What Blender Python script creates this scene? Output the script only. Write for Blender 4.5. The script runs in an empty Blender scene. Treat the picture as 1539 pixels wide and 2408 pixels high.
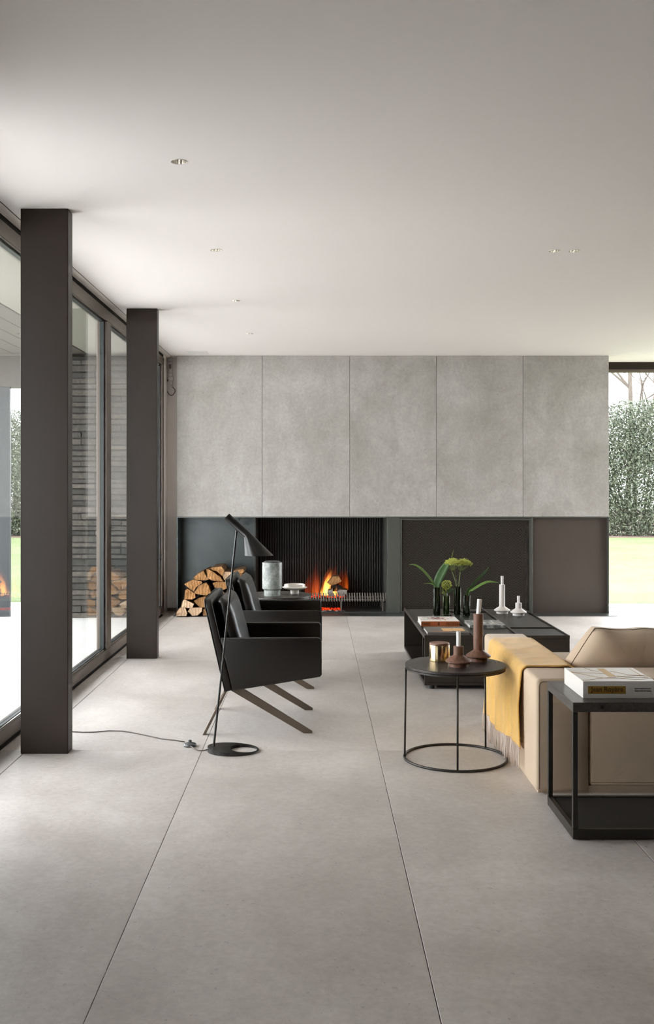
import bpy, bmesh, math, random
from mathutils import Vector, Matrix, noise as mnoise

R = random.Random(7)
sc = bpy.context.scene
COL = sc.collection
PI = math.pi

# ------------------------------------------------------------------ camera
F, VX, VY, H = 2380.0, 745.0, 1147.0, 1.48          # focal length in px, vanishing point, eye height
cam = bpy.data.cameras.new('camera')
cam.sensor_fit = 'HORIZONTAL'
cam.sensor_width = 36.0
cam.lens = F / 1539.0 * 36.0
cam.shift_x = (1539 / 2 - VX) / 1539.0
cam.shift_y = -(2408 / 2 - VY) / 1539.0
cam.clip_start = 0.05
cam.clip_end = 300
camo = bpy.data.objects.new('camera', cam)
camo.location = (0, 0, H)
camo.rotation_euler = (PI / 2, 0, 0)
COL.objects.link(camo)
sc.camera = camo

# ------------------------------------------------------------------ world, light, exposure
SKY = 11.8
w = bpy.data.worlds.new('overcast_sky')
sc.world = w
w.use_nodes = True
bg = w.node_tree.nodes['Background']
bg.inputs[0].default_value = (0.955, 0.965, 1.03, 1)
bg.inputs[1].default_value = SKY
sc.view_settings.view_transform = 'Standard'
sc.view_settings.look = 'None'
sc.view_settings.gamma = 1.0
sc.view_settings.use_curve_mapping = False
sc.view_settings.exposure = 0.0
sc.cycles.use_denoising = True
sc.cycles.max_bounces = 8
sc.cycles.diffuse_bounces = 5
sc.cycles.glossy_bounces = 4
sc.cycles.use_adaptive_sampling = True
sc.cycles.adaptive_threshold = 0.12
sc.cycles.adaptive_min_samples = 12
sc.cycles.volume_max_steps = 64
sc.cycles.volume_step_rate = 2.0
sc.cycles.transparent_max_bounces = 16
sc.cycles.sample_clamp_indirect = 6.0
sc.cycles.caustics_reflective = False
sc.cycles.caustics_refractive = False


def portal(name, loc, rot, sx, sy):
    l = bpy.data.lights.new(name, 'AREA')
    l.shape = 'RECTANGLE'
    l.size = sx
    l.size_y = sy
    l.cycles.is_portal = True
    o = bpy.data.objects.new(name, l)
    o.location = loc
    o.rotation_euler = rot
    COL.objects.link(o)


WIN0 = 3.95      # where the glazed wall on the left begins
portal('daylight_portal', (-1.95, (WIN0 + 11.8) / 2, 1.5), (0, -PI / 2, 0), 2.9, 11.8 - WIN0)
portal('daylight_portal', (-2.03, 1.9, 1.46), (0, -PI / 2, 0), 2.88, 0.7)
portal('daylight_portal', (4.7, 12.66, 1.5), (-PI / 2, 0, 0), 2.5, 2.9)
portal('daylight_portal', (6.14, 10.95, 1.5), (0, PI / 2, 0), 2.9, 3.1)

# ------------------------------------------------------------------ materials


def srgb(r, g, b):
    def f(c):
        c /= 255.0
        return c / 12.92 if c <= 0.04045 else ((c + 0.055) / 1.055) ** 2.4
    return (f(r), f(g), f(b), 1.0)


M = {}


class NT:
    def __init__(self, name):
        self.m = bpy.data.materials.new(name)
        self.m.use_nodes = True
        self.t = self.m.node_tree
        self.t.nodes.clear()
        self.out = self.n('ShaderNodeOutputMaterial')
        M[name] = self.m

    def n(self, typ, **kw):
        x = self.t.nodes.new(typ)
        for k, v in kw.items():
            setattr(x, k, v)
        return x

    def l(self, a, b):
        self.t.links.new(a, b)

    def coords(self, scale=(1, 1, 1), rand=True, rot=(0, 0, 0)):
        tc = self.n('ShaderNodeTexCoord')
        src = tc.outputs['Object']
        if rand:
            oi = self.n('ShaderNodeObjectInfo')
            mu = self.n('ShaderNodeMath', operation='MULTIPLY')
            mu.inputs[1].default_value = 37.0
            self.l(oi.outputs['Random'], mu.inputs[0])
            ad = self.n('ShaderNodeVectorMath', operation='ADD')
            self.l(src, ad.inputs[0])
            self.l(mu.outputs[0], ad.inputs[1])
            src = ad.outputs[0]
        mp = self.n('ShaderNodeMapping')
        mp.inputs['Scale'].default_value = scale
        mp.inputs['Rotation'].default_value = rot
        self.l(src, mp.inputs['Vector'])
        return mp.outputs[0]

    def noise(self, vec, scale, detail=4, rough=0.55, dist=0.0):
        x = self.n('ShaderNodeTexNoise')
        x.inputs['Scale'].default_value = scale
        x.inputs['Detail'].default_value = detail
        x.inputs['Roughness'].default_value = rough
        x.inputs['Distortion'].default_value = dist
        self.l(vec, x.inputs['Vector'])
        return x.outputs[0]

    def ramp(self, fac, lo, hi, a=(0, 0, 0, 1), b=(1, 1, 1, 1)):
        x = self.n('ShaderNodeValToRGB')
        x.color_ramp.elements[0].position = lo
        x.color_ramp.elements[1].position = hi
        x.color_ramp.elements[0].color = a
        x.color_ramp.elements[1].color = b
        self.l(fac, x.inputs[0])
        return x.outputs[0]

    def mix(self, fac, a, b, mode='MIX'):
        x = self.n('ShaderNodeMix', data_type='RGBA', blend_type=mode)
        for s, v in ((x.inputs[0], fac), (x.inputs[6], a), (x.inputs[7], b)):
            if isinstance(v, (int, float)):
                s.default_value = v
            elif isinstance(v, tuple):
                s.default_value = v
            else:
                self.l(v, s)
        return x.outputs[2]

    def math(self, op, a, b=0.0):
        x = self.n('ShaderNodeMath', operation=op)
        for s, v in ((x.inputs[0], a), (x.inputs[1], b)):
            if isinstance(v, (int, float)):
                s.default_value = v
            else:
                self.l(v, s)
        return x.outputs[0]

    def principled(self, color, rough=0.5, metal=0.0, bump=None, bstr=0.2, bdist=0.01, spec=0.5, coat=0.0, sheen=0.0):
        p = self.n('ShaderNodeBsdfPrincipled')
        for s, v in ((p.inputs['Base Color'], color), (p.inputs['Roughness'], rough), (p.inputs['Metallic'], metal)):
            if isinstance(v, (int, float, tuple)):
                s.default_value = v
            else:
                self.l(v, s)
        p.inputs['Specular IOR Level'].default_value = spec
        p.inputs['Coat Weight'].default_value = coat
        p.inputs['Sheen Weight'].default_value = sheen
        if bump is not None:
            b = self.n('ShaderNodeBump')
            b.inputs['Strength'].default_value = bstr
            b.inputs['Distance'].default_value = bdist
            self.l(bump, b.inputs['Height'])
            self.l(b.outputs[0], p.inputs['Normal'])
        self.l(p.outputs[0], self.out.inputs[0])
        return p


def plain(name, col, rough=0.5, metal=0.0, var=0.0, scale=6.0, bump=0.0, bscale=60.0, spec=0.5, coat=0.0, sheen=0.0, stretch=(1, 1, 1)):
    t = NT(name)
    c = col
    vec = None
    if var > 0 or bump > 0:
        vec = t.coords(stretch)
    if var > 0:
        n = t.noise(vec, scale, 5)
        f = t.ramp(n, 0.3, 0.7)
        dk = (col[0] * (1 - var), col[1] * (1 - var), col[2] * (1 - var), 1)
        lt = (min(1, col[0] * (1 + var)), min(1, col[1] * (1 + var)), min(1, col[2] * (1 + var)), 1)
        c = t.mix(f, dk, lt)
    b = t.noise(vec, bscale, 3) if bump > 0 else None
    t.principled(c, rough, metal, b, bump, 0.01, spec, coat, sheen)
    return t.m


def concrete(name, c1, c2, c3, sc1, sc2, rough, bstr, streak=(1, 1, 1)):
    t = NT(name)
    v = t.coords((1, 1, 1))
    vs = t.coords(streak)
    a = t.ramp(t.noise(v, sc1, 9, 0.68, 0.5), 0.3, 0.7)
    col = t.mix(a, c1, c2)
    s = t.ramp(t.noise(vs, sc1 * 1.7, 6, 0.65, 0.2), 0.45, 0.75)
    col = t.mix(t.math('MULTIPLY', s, 0.5), col, c3)
    fine = t.ramp(t.noise(v, sc2, 6, 0.7), 0.36, 0.64)
    col = t.mix(0.08, col, fine, 'OVERLAY')
    pits = t.ramp(t.noise(v, sc2 * 1.3, 2, 0.5), 0.27, 0.31)
    col = t.mix(t.math('MULTIPLY', t.math('SUBTRACT', 1.0, pits), 0.35), col, (c1[0] * .45, c1[1] * .45, c1[2] * .45, 1))
    h = t.math('ADD', t.noise(v, sc2 * 0.6, 6, 0.7), t.math('MULTIPLY', pits, 0.15))
    rr = t.math('ADD', t.math('MULTIPLY', a, 0.12), rough)
    t.principled(col, rr, 0.0, h, bstr, 0.01)
    return t.m


concrete('floor_stone', srgb(178, 170, 163), srgb(212, 206, 199), srgb(164, 155, 147), 0.9, 34, 0.42, 0.16, (1, 0.35, 1))
concrete('wall_concrete', srgb(142, 137, 130), srgb(172, 168, 163), srgb(130, 124, 117), 1.7, 30, 0.6, 0.05, (1, 1, 0.3))
plain('ceiling_paint', srgb(228, 222, 219), 0.9, spec=0.2)
plain('wall_paint', srgb(205, 196, 188), 0.85, spec=0.2)
plain('dark_room_paint', srgb(66, 60, 55), 0.9, spec=0.2)
plain('warm_paint', srgb(236, 229, 224), 0.8, spec=0.2)
plain('bronze_metal', srgb(42, 34, 28), 0.40, 0.0, 0.05, 3.0, spec=0.2)
plain('frame_metal', srgb(104, 93, 84), 0.45, 0.3, 0.04, 3.0)
plain('frame_gasket', srgb(30, 34, 34), 0.4)
plain('joint_grout', srgb(112, 105, 98), 0.9)
plain('shadow_gap', srgb(34, 30, 27), 0.9)
plain('black_paint', srgb(26, 24, 22), 0.45)
plain('white_plastic', srgb(214, 210, 206), 0.4)
plain('chrome', srgb(232, 228, 222), 0.12, 1.0)
plain('grey_steel', srgb(80, 85, 85), 0.36, 0.45, 0.24, 1.6, stretch=(1, 1, 0.45))
plain('brown_steel', srgb(82, 73, 66), 0.42, 0.3, 0.10, 1.6, stretch=(1, 1, 0.45))
plain('olive_steel', srgb(82, 83, 77), 0.42, 0.35, 0.08, 2.0)
plain('soot_steel', srgb(46, 44, 41), 0.6, 0.2, 0.25, 3.0)
plain('soot_black', srgb(22, 21, 20), 0.85, 0.0, 0.2, 3.0)
plain('mesh_wire', srgb(86, 79, 72), 0.45, 0.6)
plain('hearth_plate', srgb(84, 86, 84), 0.28, 0.5, 0.12, 3.0)
plain('grate_iron', srgb(120, 114, 106), 0.55, 0.5, 0.1, 20)
plain('leather_black', srgb(25, 21, 18), 0.38, 0, 0.08, 5.0, 0.10, 260.0, spec=0.42)
plain('leg_bronze', srgb(110, 97, 84), 0.38, 0.6, 0.05, 8)
plain('lamp_black', srgb(27, 26, 24), 0.33, 0.1, spec=0.5)
plain('cord_taupe', srgb(86, 76, 70), 0.5)
plain('switch_grey', srgb(84, 86, 86), 0.35)
plain('table_dark', srgb(46, 41, 35), 0.40, 0.1, 0.06, 4)
plain('table_top_dark', srgb(46, 42, 36), 0.46, 0.0, 0.08, 3, spec=0.35)
plain('niche_black', srgb(26, 24, 21), 0.6)
plain('sofa_fabric', srgb(200, 178, 153), 0.75, 0, 0.05, 3.0, 0.12, 420.0, spec=0.25, sheen=0.15)
plain('seam_thread', srgb(104, 84, 62), 0.8)
plain('throw_yellow', srgb(222, 176, 96), 0.9, 0, 0.08, 14.0, 0.35, 240.0, spec=0.1, sheen=0.4)
plain('fringe_wool', srgb(210, 194, 182), 0.9, spec=0.1)
plain('page_white', srgb(232, 228, 222), 0.7)
plain('cover_white', srgb(232, 227, 219), 0.5)
plain('gold_print', srgb(186, 146, 66), 0.45, 0.35)
plain('ink_brown', srgb(70, 46, 22), 0.6)
plain('ink_black', srgb(26, 22, 20), 0.6)
plain('spine_orange', srgb(190, 104, 58), 0.5)
plain('print_red', srgb(186, 70, 50), 0.5)
plain('print_blue', srgb(58, 76, 100), 0.5)
plain('book_grey', srgb(112, 106, 100), 0.5, 0, 0.06, 10)
plain('print_sand', srgb(222, 176, 122), 0.5, 0, 0.12, 30)
plain('print_pale', srgb(206, 206, 198), 0.45)
plain('ceramic_white', srgb(228, 222, 216), 0.5)
plain('candle_wax', srgb(240, 236, 232), 0.4)
plain('wick', srgb(30, 26, 24), 0.9)
plain('brass', srgb(216, 190, 146), 0.22, 1.0, 0.04, 2, stretch=(1, 1, 8))
plain('marble_white', srgb(226, 218, 208), 0.3, 0, 0.05, 8)
plain('lid_dark', srgb(50, 50, 48), 0.5)
plain('leaf_green', srgb(104, 136, 62), 0.45, 0, 0.2, 20, stretch=(6, 6, 1))
plain('leaf_dark', srgb(72, 104, 58), 0.45, 0, 0.2, 20)
plain('stem_green', srgb(112, 124, 66), 0.55)
plain('umbel_green', srgb(190, 196, 92), 0.7, 0, 0.25, 60)
plain('berry_lime', srgb(170, 178, 44), 0.5, 0, 0.2, 60)
plain('bark', srgb(96, 74, 56), 0.9, 0, 0.35, 14, 0.6, 60, spec=0.1)


def logwood(name, c1, c2, c3, stretch):
    t = NT(name)
    v = t.coords(stretch)
    wv = t.n('ShaderNodeTexWave')
    wv.inputs['Scale'].default_value = 9
    wv.inputs['Distortion'].default_value = 9
    wv.inputs['Detail'].default_value = 4
    t.l(v, wv.inputs['Vector'])
    c = t.mix(t.ramp(t.noise(v, 16, 8, 0.7, 1.0), 0.3, 0.7), c1, c2)
    c = t.mix(t.math('MULTIPLY', t.ramp(wv.outputs[1], 0.1, 0.55, (1, 1, 1, 1), (0, 0, 0, 1)), 0.22), c, c3)
    t.principled(c, 0.85, 0, wv.outputs[1], 0.5, 0.006, spec=0.15)


logwood('split_wood', srgb(124, 90, 58), srgb(164, 122, 80), srgb(80, 56, 38), (1, 0.15, 1))
logwood('end_grain', srgb(140, 98, 58), srgb(178, 134, 88), srgb(98, 66, 40), (1, 1, 1))
logwood('end_grain_pale', srgb(178, 146, 114), srgb(206, 178, 148), srgb(140, 110, 84), (1, 1, 1))
plain('ash_grey', srgb(150, 144, 136), 0.95, 0, 0.4, 60, 0.5, 80, spec=0.05)
plain('char_black', srgb(26, 22, 20), 0.9, 0, 0.4, 30, 0.5, 60)
plain('terrace_stone', srgb(216, 215, 210), 0.55, 0, 0.05, 2, 0.1, 40)
plain('terrace_joint', srgb(130, 128, 124), 0.9)
plain('soffit_dark', srgb(70, 66, 58), 0.7, 0, 0.05, 2)
plain('soffit_line', srgb(122, 120, 108), 0.7)
plain('pier_blue', srgb(30, 35, 37), 0.5, 0.0)
plain('leaf_litter', srgb(84, 66, 56), 0.9, 0, 0.4, 6)
plain('tree_bark', srgb(92, 84, 76), 0.9, 0, 0.2, 4)
plain('mortar', srgb(34, 33, 31), 0.95)


def wood(name, c1, c2, rough, scale, stretch, metal=0.0):
    t = NT(name)
    v = t.coords(stretch)
    n = t.noise(v, scale, 8, 0.65, 0.8)
    col = t.mix(t.ramp(n, 0.35, 0.66), c1, c2)
    t.principled(col, rough, metal, n, 0.15, 0.004)


wood('walnut', srgb(92, 60, 46), srgb(136, 94, 72), 0.5, 14, (6, 6, 0.7))
wood('walnut_top', srgb(100, 70, 56), srgb(150, 110, 88), 0.5, 30, (6, 0.7, 6))
wood('dark_oak', srgb(38, 34, 30), srgb(58, 51, 45), 0.36, 12, (0.8, 7, 7))
wood('console_oak', srgb(58, 54, 52), srgb(88, 82, 77), 0.32, 9, (8, 1, 8))

# marble for the tall jar
t = NT('marble_grey')
v = t.coords((1, 1, 1))
n1 = t.noise(v, 9, 8, 0.7, 1.2)
n2 = t.noise(v, 60, 6, 0.7)
c = t.mix(t.ramp(n1, 0.35, 0.7), srgb(104, 108, 104), srgb(158, 160, 154))
c = t.mix(0.4, c, t.ramp(n2, 0.3, 0.7), 'OVERLAY')
t.principled(c, 0.4)

# black and white photograph printed on a book cover
t = NT('print_photo')
v = t.coords((1, 1, 1), rand=False)
vo = t.n('ShaderNodeTexVoronoi')
vo.inputs['Scale'].default_value = 26
t.l(v, vo.inputs['Vector'])
c = t.mix(t.ramp(vo.outputs[0], 0.2, 0.7), srgb(62, 64, 61), srgb(182, 183, 178))
c = t.mix(t.ramp(t.noise(v, 40, 5), 0.45, 0.6), c, srgb(112, 114, 110))
t.principled(c, 0.35)

# grass
t = NT('lawn_grass')
v = t.coords((1, 1, 1), rand=False)
c = t.mix(t.ramp(t.noise(v, 0.7, 6, 0.7), 0.3, 0.7), srgb(80, 92, 60), srgb(100, 108, 78))
c = t.mix(0.35, c, t.ramp(t.noise(v, 14, 5, 0.8), 0.3, 0.7), 'OVERLAY')
t.principled(c, 0.9, 0, t.noise(v, 30, 4), 0.5, 0.03, spec=0.1)

# hedge leaves, colour differs leaf by leaf (colour attribute free: uses random per island)
t = NT('hedge_leaf')
g = t.n('ShaderNodeNewGeometry')
c = t.ramp(g.outputs['Random Per Island'], 0.0, 1.0, srgb(50, 58, 44), srgb(92, 99, 78))
t.principled(c, 0.5)

# slate-grey bricks
t = NT('brick_grey')
v = t.coords((1, 1, 1))
oi = t.n('ShaderNodeObjectInfo')
c = t.ramp(oi.outputs['Random'], 0.0, 1.0, srgb(50, 50, 46), srgb(88, 83, 76))
c = t.mix(0.5, c, t.ramp(t.noise(v, 18, 6, 0.7), 0.25, 0.75), 'OVERLAY')
t.principled(c, 0.85, 0, t.noise(v, 40, 5), 0.7, 0.01)


def glass(name, tint=(1, 1, 1, 1), f0=0.04, rough=0.0, gain=1.0):
    t = NT(name)
    g = t.n('ShaderNodeNewGeometry')
    d = t.n('ShaderNodeVectorMath', operation='DOT_PRODUCT')
    t.l(g.outputs['Normal'], d.inputs[0])
    t.l(g.outputs['Incoming'], d.inputs[1])
    k = t.math('POWER', t.math('SUBTRACT', 1.0, t.math('ABSOLUTE', d.outputs['Value'])), 5.0)
    k = t.math('ADD', t.math('MULTIPLY', k, (1 - f0) * gain), f0)
    tr = t.n('ShaderNodeBsdfTransparent')
    tr.inputs[0].default_value = tint
    gl = t.n('ShaderNodeBsdfAnisotropic') if False else t.n('ShaderNodeBsdfGlossy')
    gl.inputs['Roughness'].default_value = rough
    gl.inputs['Color'].default_value = (1, 1, 1, 1)
    mx = t.n('ShaderNodeMixShader')
    t.l(k, mx.inputs[0])
    t.l(tr.outputs[0], mx.inputs[1])
    t.l(gl.outputs[0], mx.inputs[2])
    t.l(mx.outputs[0], t.out.inputs[0])


glass('window_glass', (0.97, 0.985, 0.97, 1), 0.04, 0.0, 0.72)
glass('vase_glass', (0.30, 0.38, 0.26, 1), 0.05)
glass('vase_glass_light', (0.52, 0.60, 0.42, 1), 0.05)
glass('clear_base', (0.86, 0.92, 0.86, 1), 0.08)

# embers: glowing coals, dark between them
t = NT('ember_glow')
g = t.n('ShaderNodeNewGeometry')
p = t.principled(srgb(40, 26, 22), 0.9)
rr = t.ramp(g.outputs['Random Per Island'], 0.25, 0.9, (0.03, 0.0, 0.0, 1), (1.0, 0.045, 0.006, 1))
t.l(rr, p.inputs['Emission Color'])
p.inputs['Emission Strength'].default_value = 2.2


def flame(name, low, high, strength):
    """light given off by burning gas: emission inside the flame's volume, fading with height"""
    t = NT(name)
    tc = t.n('ShaderNodeTexCoord')
    sep = t.n('ShaderNodeSeparateXYZ')
    t.l(tc.outputs['Generated'], sep.inputs[0])
    z = sep.outputs[2]
    vec = t.coords((26, 26, 3.0))
    n = t.ramp(t.noise(vec, 1.0, 4, 0.6), 0.34, 0.66)
    fade = t.math('POWER', t.math('SUBTRACT', 1.0, z), 1.3)
    s = t.math('MULTIPLY', t.math('MULTIPLY', fade, n), strength)
    col = t.mix(z, low, high)
    e = t.n('ShaderNodeEmission')
    t.l(col, e.inputs[0])
    t.l(s, e.inputs[1])
    t.l(e.outputs[0], t.out.inputs['Volume'])


flame('flame_core', (1.0, 0.52, 0.10, 1), (1.0, 0.22, 0.02, 1), 125)
flame('flame_outer', (1.0, 0.17, 0.016, 1), (1.0, 0.09, 0.008, 1), 11)
flame('flame_wisp', (1.0, 0.12, 0.012, 1), (1.0, 0.07, 0.007, 1), 5)

# ------------------------------------------------------------------ mesh helpers
ORI = {}


class MB:
    def __init__(self):
        self.v, self.f, self.mi = [], [], []

    def add(self, vs, fs, m=0):
        b = len(self.v)
        self.v += [tuple(p) for p in vs]
        self.f += [tuple(b + i for i in q) for q in fs]
        self.mi += [m] * len(fs)
        return self

    def box(self, x0, x1, y0, y1, z0, z1, m=0):
        vs = [(x, y, z) for z in (z0, z1) for y in (y0, y1) for x in (x0, x1)]
        return self.add(vs, [(0, 2, 3, 1), (4, 5, 7, 6), (0, 1, 5, 4), (1, 3, 7, 5), (3, 2, 6, 7), (2, 0, 4, 6)], m)

    def rbox(self, x0, x1, y0, y1, z0, z1, r=0.005, seg=2, m=0):
        bm = bmesh.new()
        bmesh.ops.create_cube(bm, size=1)
        for q in bm.verts:
            q.co = Vector(((x0 + x1) / 2 + q.co.x * (x1 - x0), (y0 + y1) / 2 + q.co.y * (y1 - y0), (z0 + z1) / 2 + q.co.z * (z1 - z0)))
        bmesh.ops.bevel(bm, geom=bm.edges[:], offset=r, segments=seg, affect='EDGES', profile=0.5)
        self.from_bm(bm, m)
        return self

    def from_bm(self, bm, m=0):
        bm.verts.ensure_lookup_table()
        for i, q in enumerate(bm.verts):
            q.index = i
        self.add([q.co[:] for q in bm.verts], [[q.index for q in f.verts] for f in bm.faces], m)
        bm.free()

    def prism(self, poly, axis, a, b, bev=0.0, seg=2, m=0):
        """polygon of 2-D points extruded along axis 'x','y' or 'z' from a to b"""
        def P(p, t):
            return {'x': (t, p[0], p[1]), 'y': (p[0], t, p[1]), 'z': (p[0], p[1], t)}[axis]
        bm = bmesh.new()
        lo = [bm.verts.new(P(p, a)) for p in poly]
        hi = [bm.verts.new(P(p, b)) for p in poly]
        n = len(poly)
        bm.faces.new(lo)
        bm.faces.new(hi[::-1])
        for i in range(n):
            bm.faces.new((lo[i], hi[i], hi[(i + 1) % n], lo[(i + 1) % n]))
        bmesh.ops.recalc_face_normals(bm, faces=bm.faces[:])
        if bev > 0:
            bmesh.ops.bevel(bm, geom=bm.edges[:], offset=bev, segments=seg, affect='EDGES', profile=0.5)
        self.from_bm(bm, m)
        return self

    def lathe(self, prof, cx, cy, seg=40, cap0=True, cap1=True, m=0):
        vs, fs = [], []
        n = len(prof)
        for r, z in prof:
            for k in range(seg):
                a = 2 * PI * k / seg
                vs.append((cx + r * math.cos(a), cy + r * math.sin(a), z))
        for i in range(n - 1):
            for k in range(seg):
                k2 = (k + 1) % seg
                fs.append((i * seg + k, i * seg + k2, (i + 1) * seg + k2, (i + 1) * seg + k))
        if cap0:
            fs.append(tuple(range(seg))[::-1])
        if cap1:
            fs.append(tuple((n - 1) * seg + k for k in range(seg)))
        return self.add(vs, fs, m)

    def loft(self, rings, cap=True, m=0):
        vs, fs = [], []
        n = len(rings[0])
        for r in rings:
            vs += r
        for i in range(len(rings) - 1):
            for k in range(n):
                k2 = (k + 1) % n
                fs.append((i * n + k, i * n + k2, (i + 1) * n + k2, (i + 1) * n + k))
        if cap:
            fs.append(tuple(range(n))[::-1])
            fs.append(tuple((len(rings) - 1) * n + k for k in range(n)))
        return self.add(vs, fs, m)

    def tube(self, pts, r, seg=8, closed=False, m=0):
        pts = [Vector(p) for p in pts]
        rad = r if isinstance(r, (list, tuple)) else [r] * len(pts)
        rings = []
        n = len(pts)
        up = None
        for i, p in enumerate(pts):
            a = pts[i - 1] if (i > 0 or closed) else p
            b = pts[(i + 1) % n] if (i < n - 1 or closed) else p
            t = (b - a).normalized()
            if up is None:
                up = Vector((0, 0, 1)) if abs(t.z) < 0.9 else Vector((1, 0, 0))
            s = t.cross(up)
            if s.length < 1e-5:
                s = t.cross(Vector((0, 1, 0)))
            s.normalize()
            u = s.cross(t).normalized()
            up = u
            rings.append([(p + s * math.cos(q * 2 * PI / seg) * rad[i] + u * math.sin(q * 2 * PI / seg) * rad[i])[:] for q in range(seg)])
        if closed:
            rings.append(rings[0])
        return self.loft(rings, not closed, m)

    def ball(self, c, r, sub=1, m=0, sq=(1, 1, 1), jit=0.0):
        bm = bmesh.new()
        bmesh.ops.create_icosphere(bm, subdivisions=sub, radius=1)
        for q in bm.verts:
            k = r * (1 + R.uniform(-jit, jit))
            q.co = Vector((c[0] + q.co.x * k * sq[0], c[1] + q.co.y * k * sq[1], c[2] + q.co.z * k * sq[2]))
        self.from_bm(bm, m)
        return self


def obj(name, mb, mats, parent=None, origin=None, smooth=False, label=None):
    if parent is not None:
        o0 = ORI[parent.name]
    elif origin is not None:
        o0 = Vector(origin)
    else:
        xs = [p[0] for p in mb.v]
        ys = [p[1] for p in mb.v]
        zs = [p[2] for p in mb.v]
        o0 = Vector(((min(xs) + max(xs)) / 2, (min(ys) + max(ys)) / 2, min(zs)))
    me = bpy.data.meshes.new(name)
    me.from_pydata([(p[0] - o0.x, p[1] - o0.y, p[2] - o0.z) for p in mb.v], [], mb.f)
    if isinstance(mats, str):
        mats = [mats]
    for m in mats:
        me.materials.append(M[m])
    if len(mats) > 1:
        me.polygons.foreach_set('material_index', mb.mi)
    me.update()
    if smooth:
        me.shade_smooth()
        if smooth != 'all':
            me.set_sharp_from_angle(angle=math.radians(38))
    o = bpy.data.objects.new(name, me)
    COL.objects.link(o)
    if parent is not None:
        o.parent = parent
    else:
        o.location = o0
    ORI[o.name] = o0
    if label:
        o['label'] = label
    return o


def tag(o, label, cat, group=None):
    o['label'] = label
    o['category'] = cat
    if group:
        o['group'] = group
    return o


def thing(name, label, cat, loc, group=None):
    o = bpy.data.objects.new(name, None)
    o.empty_display_size = 0.05
    o.location = loc
    COL.objects.link(o)
    ORI[o.name] = Vector(loc)
    return tag(o, label, cat, group)


def struct(name, mb=None, mats=None, loc=None, smooth=False):
    if mb is None:
        o = bpy.data.objects.new(name, None)
        o.empty_display_size = 0.05
        o.location = loc
        COL.objects.link(o)
        ORI[o.name] = Vector(loc)
    else:
        o = obj(name, mb, mats, None, loc, smooth)
    o['kind'] = 'structure'
    return o


def dup(root, delta, label=None, group=None):
    r = root.copy()
    COL.objects.link(r)
    r.location = Vector(root.location) + Vector(delta)
    if label:
        r['label'] = label
    if group:
        r['group'] = group
    for ch in list(root.children):
        c = ch.copy()
        COL.objects.link(c)
        c.parent = r
        for g in list(ch.children):
            d = g.copy()
            COL.objects.link(d)
            d.parent = c
    return r


def inst(src, parent, loc, name=None):
    c = src.copy()
    COL.objects.link(c)
    c.parent = parent
    c.location = loc
    return c


def text_mesh(txt, size, width=None, depth=0.0003):
    cu = bpy.data.curves.new('lettering', 'FONT')
    cu.body = txt
    cu.size = size
    cu.extrude = depth
    cu.resolution_u = 3
    ob = bpy.data.objects.new('lettering', cu)
    COL.objects.link(ob)
    bpy.context.view_layer.update()
    dg = bpy.context.evaluated_depsgraph_get()
    me = bpy.data.meshes.new_from_object(ob.evaluated_get(dg))
    bpy.data.objects.remove(ob)
    bpy.data.curves.remove(cu)
    xs = [p.co.x for p in me.vertices]
    ys = [p.co.y for p in me.vertices]
    x0, x1, y0, y1 = min(xs), max(xs), min(ys), max(ys)
    k = (width / (x1 - x0)) if width else 1.0
    pts = [((p.co.x - (x0 + x1) / 2) * k, (p.co.y - (y0 + y1) / 2), p.co.z) for p in me.vertices]
    fs = [tuple(p.vertices) for p in me.polygons]
    bpy.data.meshes.remove(me)
    return pts, fs


def lettering(name, txt, size, width, center, mat, parent, flip=False, label=None):
    """flat print on a face that looks towards -Y"""
    pts, fs = text_mesh(txt, size, width)
    mb = MB()
    s = -1 if flip else 1
    mb.add([(center[0] + s * p[0], center[1] - p[2], center[2] + s * p[1]) for p in pts], fs)
    return obj(name, mb, mat, parent, label=label)


def smooth_pts(pts, n=14):
    """Catmull-Rom through pts"""
    P = [Vector(p) for p in pts]
    out = []
    m = len(P)
    for i in range(n + 1):
        t_ = i / n * (m - 1)
        k = min(int(t_), m - 2)
        u = t_ - k
        p0, p1, p2, p3 = P[max(k - 1, 0)], P[k], P[k + 1], P[min(k + 2, m - 1)]
        out.append((0.5 * ((2 * p1) + (p2 - p0) * u + (2 * p0 - 5 * p1 + 4 * p2 - p3) * u * u + (3 * p1 - p0 - 3 * p2 + p3) * u ** 3))[:])
    return out


def fx(px, d):
    return (px - VX) * d / F


def fz(py, d):
    return H - (py - VY) * d / F


# ------------------------------------------------------------------ the room: floor, ceiling, walls
CZ = 3.033
fl = struct('floor', MB().box(-1.80, 6.0, -3.3, 12.62, -0.12, -0.008), 'joint_grout', (2.1, 4.6, -0.12))
XJ = [-1.785, -1.635, -0.645, 0.345, 1.335, 2.325, 3.40, 4.39, 5.38, 6.0]
YJ = [-3.3, -0.3, 2.70, 5.70, 8.697, 11.694, 12.60]
g = 0.0012
for i in range(len(XJ) - 1):
    for j in range(len(YJ) - 1):
        y1 = YJ[j + 1]
        y0 = YJ[j]
        if j == 5 and XJ[i + 1] < 3.41:
            continue
        obj('tile', MB().rbox(XJ[i] + g, XJ[i + 1] - g, y0 + g, y1 - g, -0.012, 0.0, 0.0015, 1), 'floor_stone', fl)
# short tiles beside the hearth plate
obj('tile', MB().rbox(-1.785 + g, -1.66, 11.694 + g, 12.14, -0.012, 0.0, 0.0015, 1), 'floor_stone', fl)

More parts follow.
